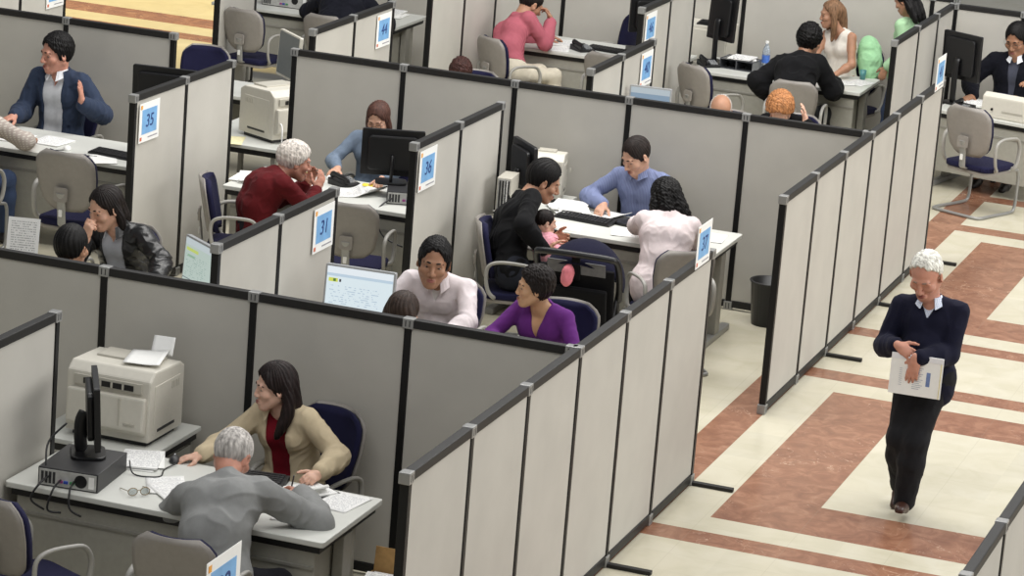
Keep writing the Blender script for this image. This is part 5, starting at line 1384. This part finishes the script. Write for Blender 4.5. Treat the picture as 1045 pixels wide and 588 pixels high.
person('dark haired clerk at the left seen only from behind above the rail', (-3.80, 3.50, .62), (-3.80, 3.58, 1.10), (-3.79, 3.66, 1.235), (.1, 1, -.1), fwd=(0, 1), skin='tan', h=.008,
  arms={1: dict(w=(-3.64, 4.05, .79)), -1: dict(w=(-4.04, 4.05, .79))}, tops=[dict(mat=fabric('jumper_black', (14, 14, 16)), off=.012, neck=('round', .066))], trousers=dict(mat=blackt), hair=SHORT(c='black'), face=False)

# cubicle 36 left
person('white haired old man in a dark red jumper, hands raised together', (-4.13, 7.40, .55), (-4.07, 7.52, .96), (-3.965, 7.63, 1.055), (.80, .60, -.22), fwd=(.72, .70), w=1.1, bend=.07, skin='ruddy', h=.007, hh=.004,
  arms={1: dict(w=(-3.82, 7.74, .83), d=(.15, .45, .8), n=(-.7, .5, 0), c=.35, e=(.6, -.5, -.9)), -1: dict(w=(-3.95, 7.88, .83), d=(.3, .1, .9), n=(.4, -.9, 0), c=.45, e=(-.5, .3, -.8))},
  tops=[dict(name='jumper', mat=fabric('jumper_maroon', (88, 21, 25)), off=.018, neck=('round', .060), slack=.008, folds=.005, skirt=.04, seed=14)],
  trousers=dict(mat=darkt), hair=dict(c=(206, 198, 190), bc='grey', t=.018, top=.020, low=.085, line=((.80, -.60), .015), curl=.002))
person('woman with straight reddish brown hair and spectacles behind the dark monitor', (-3.86, 9.02, .57), (-3.86, 9.00, 1.04), (-3.835, 8.965, 1.175), (.05, -.88, -.46), fwd=(0, -1), fem=True, skin='light', glasses=(60, 44, 40), h=.007, hh=.004,
  arms={1: dict(w=(-4.02, 8.64, .80), d=(-.1, -1, -.15), e=(-.9, .3, -.5)), -1: dict(w=(-3.62, 8.58, .79), d=(.1, -1, -.1), e=(.8, .4, -.6))},
  tops=[dict(name='blouse', mat=fabric('blouse_blue_grey', (114, 128, 146)), off=.010, neck=('v', .10, .05), collar=.058, folds=.004)], trousers=dict(mat=darkt),
  hair=dict(c=(78, 52, 44), t=.012, top=.014, low=.12, face=.057, line=((.9, -.43), .030), strands=[dict(p=[(q*.066, .0, .02), (q*.078, .005, -.06), (q*.074, .02, -.14)], r=[.02, .022, .014]) for q in (-1, 1)] + [dict(p=[(0, -.07, .0), (0, -.08, -.09)], r=[.06, .05])]))

# cubicle 36 right
person('man in a black shirt bending over the baby on his lap', (-2.10, 7.36, .57), (-2.17, 7.66, 1.03), (-2.055, 7.79, 1.155), (.86, .42, -.42), fwd=(.80, .60), s=1.04, skin='tan', bend=.06, h=.007, hh=.004,
  arms={1: dict(w=(-1.86, 7.36, .74), d=(.75, .5, -.1), n=(-.4, .8, .3), c=.5, e=(.2, -1, -.6)), -1: dict(w=(-1.90, 7.70, .78), d=(.8, -.3, 0), n=(0, -.9, .2), c=.5, e=(-.3, .8, -.7))},
  legs_={1: dict(k=(-1.70, 7.38, .53), a=(-1.62, 7.40, .085)), -1: dict(k=(-1.80, 7.60, .53), a=(-1.72, 7.66, .085))}, hip=(.95, .3),
  tops=[dict(mat=fabric('shirt_black', (15, 15, 17)), off=.018, neck=('shirt', .06), slack=.008, folds=.006, seed=17, gap=.7)], trousers=dict(mat=fabric('jeans_black', (38, 40, 48))), hair=SHORT(c='black', t=.010, top=.024, line=((.88, -.47), .024)))
person('baby in a pink hooded top sitting on the lap of the man in black', (-1.885, 7.49, .645), (-1.90, 7.505, .83), (-1.93, 7.52, .915), (.75, .62, -.12), fwd=(.7, .7), s=.46, hs=.80, skin='fair', h=.005, hh=.004, shw=.075, hand_s=.45,
  arms={1: dict(w=(-1.80, 7.50, .74)), -1: dict(w=(-1.86, 7.62, .75))}, legs_={1: dict(k=(-1.74, 7.52, .66), a=(-1.70, 7.54, .56)), -1: dict(k=(-1.80, 7.60, .66), a=(-1.74, 7.64, .56))}, shoes=(230, 200, 205),
  tops=[dict(name='hooded_top', mat=fabric('hoodie_pink', (226, 160, 172)), off=.016, neck=('round', .10), slack=.008, folds=.004, wl=.04, k=.03, skirt=.02, collar=.13, gap=1.0)], trousers=dict(mat=fabric('baby_trousers', (222, 170, 180)), h=.006, off=.01), hair=SHORT(c='darkbrown', t=.004, top=.006, low=.085, amp=.0015))
blue_stripe = stripe_fabric('shirt_blue_stripe', (108, 118, 154), (132, 142, 176), 26, 'X')
person('man in a pale blue shirt pointing at an open brochure', (-1.64, 9.02, .58), (-1.67, 9.00, 1.06), (-1.70, 8.93, 1.195), (-.45, -.75, -.55), fwd=(-.18, -1), s=1.0, w=1.03, skin='light', h=.007, hh=.004,
  arms={1: dict(w=(-1.88, 8.78, .81), d=(-.05, -.9, -.35), n=(0, .2, -1), c=[.25, .7, .8, .9], e=(-.9, .4, -.3)), -1: dict(w=(-1.50, 8.66, .79), d=(-.5, -.8, 0), n=(0, 0, -1), c=.5, e=(.9, .5, -.4))},
  tops=[dict(mat=blue_stripe, off=.013, neck=('shirt', .06), slack=.010, folds=.005, seed=31, gap=.32)], trousers=dict(mat=darkt), hair=SHORT(c=(34, 26, 23), t=.006, top=.012, line=((.9, -.43), .030)))
person('woman with long wavy black hair in a pale pink blouse, back to us', (-1.06, 7.66, .57), (-1.10, 7.86, 1.02), (-1.175, 7.985, 1.13), (-.55, .80, -.28), fwd=(-.35, .94), fem=True, w=1.08, skin='tan', h=.007, hh=.004,
  arms={1: dict(w=(-1.12, 8.26, .80), d=(-.5, .8, 0), e=(.8, .3, -.6)), -1: dict(w=(-1.46, 8.34, .80), d=(-.2, .95, .05), n=(.2, 0, -1), c=.6, e=(-.8, -.5, -.6))}, legs_={1: dict(k=(-1.02, 7.96, .50), a=(-1.02, 7.92, .085)), -1: dict(k=(-1.30, 7.94, .50), a=(-1.32, 7.90, .085))},
  tops=[dict(name='blouse', mat=fabric('blouse_blush', (228, 214, 214)), off=.022, neck=('round', .062), slack=.008, folds=.004, skirt=.08, seed=12)], trousers=dict(mat=blackt),
  hair=dict(c='black', t=.030, top=.026, low=.14, face=.052, line=((.8, -.6), .020), curl=.004, k=.02, strands=[dict(p=[(q*.06, -.04, .03), (q*.085, -.055, -.07), (q*.09, -.07, -.16)], r=[.04, .045, .025]) for q in (-1, 1)] + [dict(p=[(.02, -.08, .03), (.07, -.105, -.09), (.11, -.11, -.20), (.13, -.11, -.30)], r=[.06, .062, .05, .022]), dict(p=[(-.03, -.08, .03), (-.02, -.105, -.09), (.01, -.11, -.20)], r=[.06, .06, .03])]))

# cubicle 35
person('man in an open blue jacket and white shirt raising one hand', (-6.59, 8.95, .60), (-6.61, 8.95, 1.16), (-6.63, 8.91, 1.325), (-.52, -.80, -.16), fwd=(-.15, -1), s=1.08, w=1.04, skin='ruddy', h=.007, hh=.004,
  arms={1: dict(w=(-6.82, 8.60, .83), d=(-.4, -.8, -.2), e=(-.45, .6, -.8)), -1: dict(w=(-6.26, 8.66, 1.00), d=(-.05, -.15, 1), n=(-.95, -.2, 0), c=.12, spread=.1, e=(.8, .1, -.9))},
  tops=[dict(name='shirt', mat=fabric('shirt_white', (218, 220, 224)), off=.008, neck=('v', .10, .04), sleeve=.4, collar=.062, gap=.4), dict(name='jacket', mat=fabric('jacket_slate_blue', (50, 60, 80)), off=.024, neck=('open', .085, .085), collar=.076, slack=.012, folds=.007, seed=4, gap=1.0)],
  trousers=dict(mat=darkt), hair=SHORT(c='black', t=.014, top=.026, low=.085, line=((.89, -.45), .024), curl=.003))
person('visitor in a checked pale shirt cut off by the left edge', (-6.62, 7.38, .57), (-6.60, 7.55, 1.05), (-6.62, 7.66, 1.20), (-.1, 1, -.3), fwd=(.1, 1), w=1.1, skin='tan', h=.009,
  arms={1: dict(w=(-6.34, 7.98, .80), d=(-.4, .9, 0), e=(1, -.2, -.5)), -1: dict(w=(-6.85, 7.95, .79))},
  tops=[dict(mat=stripe_fabric('shirt_checked', (206, 200, 190), (178, 166, 158), 16, check=True), off=.016, sleeve=.80, neck=('shirt', .06), slack=.012)], trousers=dict(mat=jeans), hair=SHORT(c='darkbrown'), face=False)

# far row
person('man in a pink striped shirt resting his forehead on his hand', (-4.72, 14.72, .57), (-4.80, 15.00, 1.02), (-4.72, 15.16, 1.15), (.62, .62, -.52), fwd=(.66, .75), s=1.05, w=1.05, skin='tan', bend=.07, h=.008,
  arms={1: dict(w=(-4.50, 15.16, 1.02), d=(-.45, .0, .9), n=(-.6, -.3, .2), c=.7, e=(.5, .1, -1)), -1: dict(w=(-4.62, 15.42, .80), d=(.7, .4, 0), e=(-.6, .5, -.6))},
  legs_={1: dict(k=(-4.34, 14.90, .53), a=(-4.32, 14.90, .085)), -1: dict(k=(-4.52, 15.00, .53), a=(-4.50, 14.98, .085))}, hip=(.75, .66),
  tops=[dict(mat=stripe_fabric('shirt_pink', (166, 84, 98), (188, 108, 120), 34, 'X'), off=.016, neck=('shirt', .06), slack=.012, folds=.004, seed=22, hem=-.04)], trousers=dict(mat=fabric('trousers_cream', (206, 198, 180))), hair=SHORT(c='darkbrown', t=.006, top=.008))
person('curly dark haired visitor of whom only the crown shows above the rail', (-4.33, 12.36, .50), (-4.33, 12.30, .90), (-4.345, 12.23, .965), (.1, -.8, -.6), fwd=(0, -1), fem=True, h=.010, arms={1: dict(w=(-4.52, 11.95, .76)), -1: dict(w=(-4.14, 11.95, .76))},
  tops=[dict(mat=fabric('jumper_black', (14, 14, 16)), off=.012, neck=('round', .066))], trousers=dict(mat=darkt), hair=dict(c=(64, 40, 36), t=.02, top=.024, low=.09, curl=.007, line=((.8, -.6), .01)))
person('bald visitor of whom only the crown shows above the rail', (-1.90, 12.25, .49), (-1.90, 12.18, .92), (-1.91, 12.10, .985), (.2, -.85, -.5), fwd=(0, -1), skin='tan', h=.008, arms={1: dict(w=(-2.12, 11.8, .76)), -1: dict(w=(-1.74, 11.8, .76))},
  tops=[dict(mat=fabric('cotton_white', (226, 222, 220)), off=.012, neck=('shirt', .06))], trousers=dict(mat=darkt), hair=SHORT(c='grey', t=.006, top=.003, bald=(0, .02, .09, .088), pieces=1), face=False)
person('ginger haired visitor with head bowed and one hand raised', (-1.41, 12.50, .54), (-1.43, 12.42, .96), (-1.44, 12.30, 1.035), (.10, -.62, -.78), fwd=(.05, -1), fem=True, hs=1.2, skin='fair', h=.007, hh=.004,
  arms={1: dict(w=(-1.60, 12.10, .80), e=(-.9, .3, -.6)), -1: dict(w=(-1.21, 12.32, .965), d=(-.2, .1, .95), n=(-.9, -.2, 0), c=.3, e=(.8, -.2, -.6))},
  tops=[dict(mat=fabric('jumper_black', (14, 14, 16)), off=.014, neck=('round', .066))], trousers=dict(mat=darkt), hair=dict(c=(172, 118, 76), t=.03, top=.032, low=.08, line=((.86, -.51), .018), curl=.0035))
person('man with thick black hair in a black jacket leaning over the desk', (-1.88, 14.62, .60), (-1.93, 14.92, 1.03), (-1.89, 15.04, 1.185), (.25, .95, -.2), fwd=(.12, 1), s=1.05, w=1.0, skin='tan', bend=.07, h=.008, shw=.165,
  arms={1: dict(w=(-1.66, 15.22, .79), e=(.7, -.2, -1)), -1: dict(w=(-2.12, 14.86, .62), d=(.5, .5, -.7), e=(-.8, -.7, -.1))},
  tops=[dict(name='jacket', mat=fabric('jacket_black', (20, 20, 22)), off=.034, neck=('round', .06), slack=.018, folds=.008, wl=.1, skirt=.12, seed=6, collar=.066, gap=.9)], trousers=dict(mat=blackt), hair=dict(c='black', t=.020, top=.030, low=.09, curl=.006, line=((.8, -.6), .02)))
person('woman with long fair brown hair in a sleeveless white top', (-1.76, 16.00, .64), (-1.83, 15.97, 1.16), (-1.91, 15.93, 1.315), (-.85, -.42, -.16), fwd=(-.45, -.9), fem=True, skin='tan', h=.007, hh=.004,
  arms={1: dict(w=(-1.98, 15.62, .79), d=(.3, -.9, 0), e=(-.8, .5, -.5)), -1: dict(w=(-1.74, 15.60, .79), d=(-.9, -.2, 0), e=(.8, .5, -.8))},
  tops=[dict(name='sleeveless_top', mat=fabric('top_white', (226, 220, 210)), off=.010, sleeve=0, neck=('v', .10, .075), folds=.004)], trousers=dict(mat=darkt),
  hair=dict(c='lightbrown', t=.014, top=.016, low=.14, face=.054, line=((.9, -.43), .020), strands=[dict(p=[(q*.07, -.01, .03), (q*.085, .0, -.06), (q*.085, .01, -.15), (q*.075, .03, -.23)], r=[.024, .028, .026, .01]) for q in (-1, 1)] + [dict(p=[(0, -.08, .02), (.01, -.09, -.08), (.01, -.10, -.20)], r=[.06, .055, .03])]))
person('standing woman with dark hair in a pale green cardigan and jeans', (-1.07, 15.60, .93), (-1.07, 15.62, 1.42), (-1.13, 15.58, 1.60), (-.85, .2, -.45), fwd=(-.95, .3), bust=.4, fem=True, skin='tan', h=.008,
  arms={1: dict(w=(-1.20, 15.76, .95), d=(-.3, 0, -.9), n=(.2, -.9, 0), e=(.9, -.2, -.2)), -1: dict(w=(-1.22, 15.44, .96), d=(-.3, 0, -.9), n=(.2, .9, 0), e=(.9, -.3, -.2))},
  legs_={1: dict(k=(-1.10, 15.54, .50), a=(-1.08, 15.52, .085)), -1: dict(k=(-1.20, 15.69, .50), a=(-1.18, 15.71, .085))},
  tops=[dict(name='cardigan', mat=fabric('cardigan_green', (170, 208, 166)), off=.016, neck=('open', .03, .06), slack=.008, folds=.004, skirt=.06)], trousers=dict(mat=jeans),
  hair=dict(c='black', t=.016, top=.018, low=.14, face=.052, strands=[dict(p=[(q*.06, -.05, .02), (q*.08, -.06, -.09), (q*.085, -.07, -.22)], r=[.04, .045, .02]) for q in (-1, 0, 1)]))
person('man in a dark suit and tie at the right edge', (-.03, 15.72, .62), (-.04, 15.72, 1.18), (-.055, 15.68, 1.355), (-.20, -.88, -.42), fwd=(-.05, -1), s=1.06, w=1.06, skin='olive', glasses=(70, 60, 56), h=.007, hh=.004,
  arms={1: dict(w=(-.36, 15.42, .80), d=(-.3, -.9, 0), e=(-.9, .4, -.5)), -1: dict(w=(.22, 15.40, 1.0), e=(.9, .3, -.5))},
  tops=[dict(name='shirt', mat=fabric('shirt_white', (218, 220, 224)), off=.008, neck=('shirt', .06), sleeve=.4, collar=.056, gap=.35), dict(name='tie', mat=fabric('tie_grey', (70, 72, 84)), off=.012, neck=('round', .05), sleeve=.01, folds=0), dict(name='suit_jacket', mat=fabric('suit_navy', (15, 16, 25)), off=.024, neck=('open', .006, .055), collar=.066, slack=.010, folds=.004, gap=1.1)],
  trousers=dict(mat=darkt), hair=SHORT(c='black', t=.010, top=.020))
person('dark coated person bending over the far desk at the top edge', (-6.52, 14.62, .60), (-6.55, 14.92, 1.02), (-6.55, 15.04, 1.16), (0, 1, -.4), fwd=(0, 1), s=1.05, w=1.15, skin='tan', bend=.07, h=.010,
  arms={1: dict(w=(-6.25, 15.25, .80)), -1: dict(w=(-6.82, 15.22, .80), d=(0, .9, 0), e=(-1, -.2, -.4))},
  tops=[dict(name='coat', mat=fabric('coat_navy_black', (26, 27, 36)), off=.026, neck=('round', .06), slack=.014, folds=.007, skirt=.12)], trousers=dict(mat=blackt), hair=SHORT(c='darkbrown'), face=False)

# walking man
person('white haired man in a navy jumper walking on the marble and checking his watch', (1.38, 5.24, .90), (1.36, 5.28, 1.37), (1.325, 5.20, 1.545), (-.10, -.80, -.54), fwd=(.02, -1), s=.98, w=1.0, skin='ruddy', h=.006, hh=.004, belly=.5, bend=.02, closed=True, brow=hair_mat((128, 110, 98)), hs=1.22,
  arms={1: dict(w=(1.235, 5.00, 1.12), d=(.75, -.15, -.30), n=(-.2, .9, -.4), c=[.25, .8, .9, 1.0], e=(-.6, .8, -.6)), -1: dict(w=(1.365, 4.975, 1.065), d=(-.12, -.10, -1), n=(.1, 1, 0), c=.18, thumb=.3, e=(.8, .75, -.5))},
  legs_={1: dict(k=(1.29, 5.12, .49), a=(1.295, 5.33, .13), toe=(-.02, -.93, -.35), sole=(0, -.35, .93)), -1: dict(k=(1.405, 5.06, .50), a=(1.375, 5.07, .11), toe=(.05, -.97, .25), sole=(0, .25, .97))},
  tops=[dict(name='shirt', mat=stripe_fabric('shirt_sky_check', (150, 168, 206), (214, 220, 230), 30, check=True), off=.006, neck=('shirt', .058), sleeve=.3), dict(name='jumper', mat=fabric('jumper_navy', (21, 22, 40)), off=.016, neck=('v', .11, .058), slack=.008, folds=.004, skirt=.09, seed=41, wl=.1)],
  trousers=dict(mat=fabric('trousers_charcoal', (30, 30, 33)), off=.016, flare=.016, folds=.006, upto=1.0), shoes=(58, 34, 26), hair=dict(c='white', t=.008, top=.012, low=.08, line=((.93, -.36), .014), curl=.0015, temple=.02))
def documents(label, c, r, u):
    t = thing('document_folder', label, 'folder', c); c0 = A_(0, 0, 0); r = nrm(A_(*r)); u = nrm(A_(*u)-r*np.dot(A_(*u), r)); n = np.cross(r, u)
    Mx = Matrix(((r[0], u[0], n[0], 0), (r[1], u[1], n[1], 0), (r[2], u[2], n[2], 0), (0, 0, 0, 1)))
    def pl(name, lo, hi, m, par):
        bm = bmesh.new(); box(bm, lo, hi, bev=.001); bm.transform(Mx); return obj_bm(name, bm, m, par)
    w, h = .325, .26
    cv = pl('cover', (-w/2, -h/2, -.004), (w/2, h/2, .004), M_WHITE, t); pl('top_flap', (-w/2, h/2-.035, .004), (w/2, h/2, .007), mat('paper_cool', (228, 228, 232), rough=.7, noise=.01), cv)
    ink = mat('print_grey', (176, 180, 190), rough=.7); 
    for i in range(12): pl('text_line', (-.02, -.085+i*.012, .004), (-.02+.045+.02*((i*7) % 3)/2, -.081+i*.012, .0048), ink, cv)
    for i in range(9): pl('text_line', (-.105, -.07+i*.013, .004), (-.085, -.067+i*.013, .0048), ink, cv)
    bl = mat('print_blue', (110, 130, 176), rough=.7)
    pl('blue_block', (.065, -.06, .004), (.09, .03, .0048), bl, cv); pl('blue_block', (.0, .01, .004), (.018, .03, .0048), bl, cv)
    pl('gold_edge', (w/2-.014, -h/2, .004), (w/2-.009, h/2, .0048), mat('print_gold', (226, 212, 150), rough=.7), cv)
    return t
documents('white document folder held by the walking man', (1.375, 4.985, .95), (1, .05, 0), (.0, .02, 1))
# ------------------------------------------------------------------ light: a high hall, daylight from the walkway side, rows of ceiling panels and an added foreground fill
def area(name, loc, target, sx, sy, e, rgb=(1, 1, 1)):
    l = bpy.data.lights.new(name, 'AREA'); l.shape = 'RECTANGLE'; l.size = sx; l.size_y = sy; l.energy = e; l.color = rgb
    o = bpy.data.objects.new(name, l); COL.objects.link(o); o.location = loc; o.rotation_euler = (Vector(target)-Vector(loc)).to_track_quat('-Z', 'Y').to_euler(); return o
area('daylight_window', (15, 8, 7.5), (0, 6, .5), 18, 6, 2150, (1, .985, .96))
area('ceiling_panels', (-1.5, 7.5, 8.5), (-1.5, 8.5, 0), 12, 3, 900, (1, .98, .95))
area('ceiling_panels_far', (0, 13, 8.5), (-1, 14, 0), 10, 3, 750, (1, .98, .95))
lw = bpy.data.lights.new('warm_spot', 'SPOT'); lw.energy = 6200; lw.color = (1, .76, .26); lw.spot_size = math.radians(40); lw.spot_blend = .4; lw.shadow_soft_size = .4
ow = bpy.data.objects.new('warm_spot', lw); COL.objects.link(ow); ow.location = (-11.5, 20.5, 8.5); ow.rotation_euler = (Vector((-10.3, 17.8, 0))-ow.location).to_track_quat('-Z', 'Y').to_euler()
area('foreground_fill', (.5, -1.2, 8), (-.5, .3, 0), 9, 3.5, 400, (1, .985, .96))  # fill light added to brighten the front desk and the near cross partition
w = bpy.data.worlds.new('world'); SC.world = w; w.use_nodes = True
w.node_tree.nodes['Background'].inputs[0].default_value = (.93, .96, 1, 1); w.node_tree.nodes['Background'].inputs[1].default_value = .26
SC.view_settings.view_transform = 'Standard'; SC.view_settings.look = 'None'; SC.view_settings.exposure = -0.13; SC.view_settings.gamma = 1.0; SC.view_settings.use_curve_mapping = False
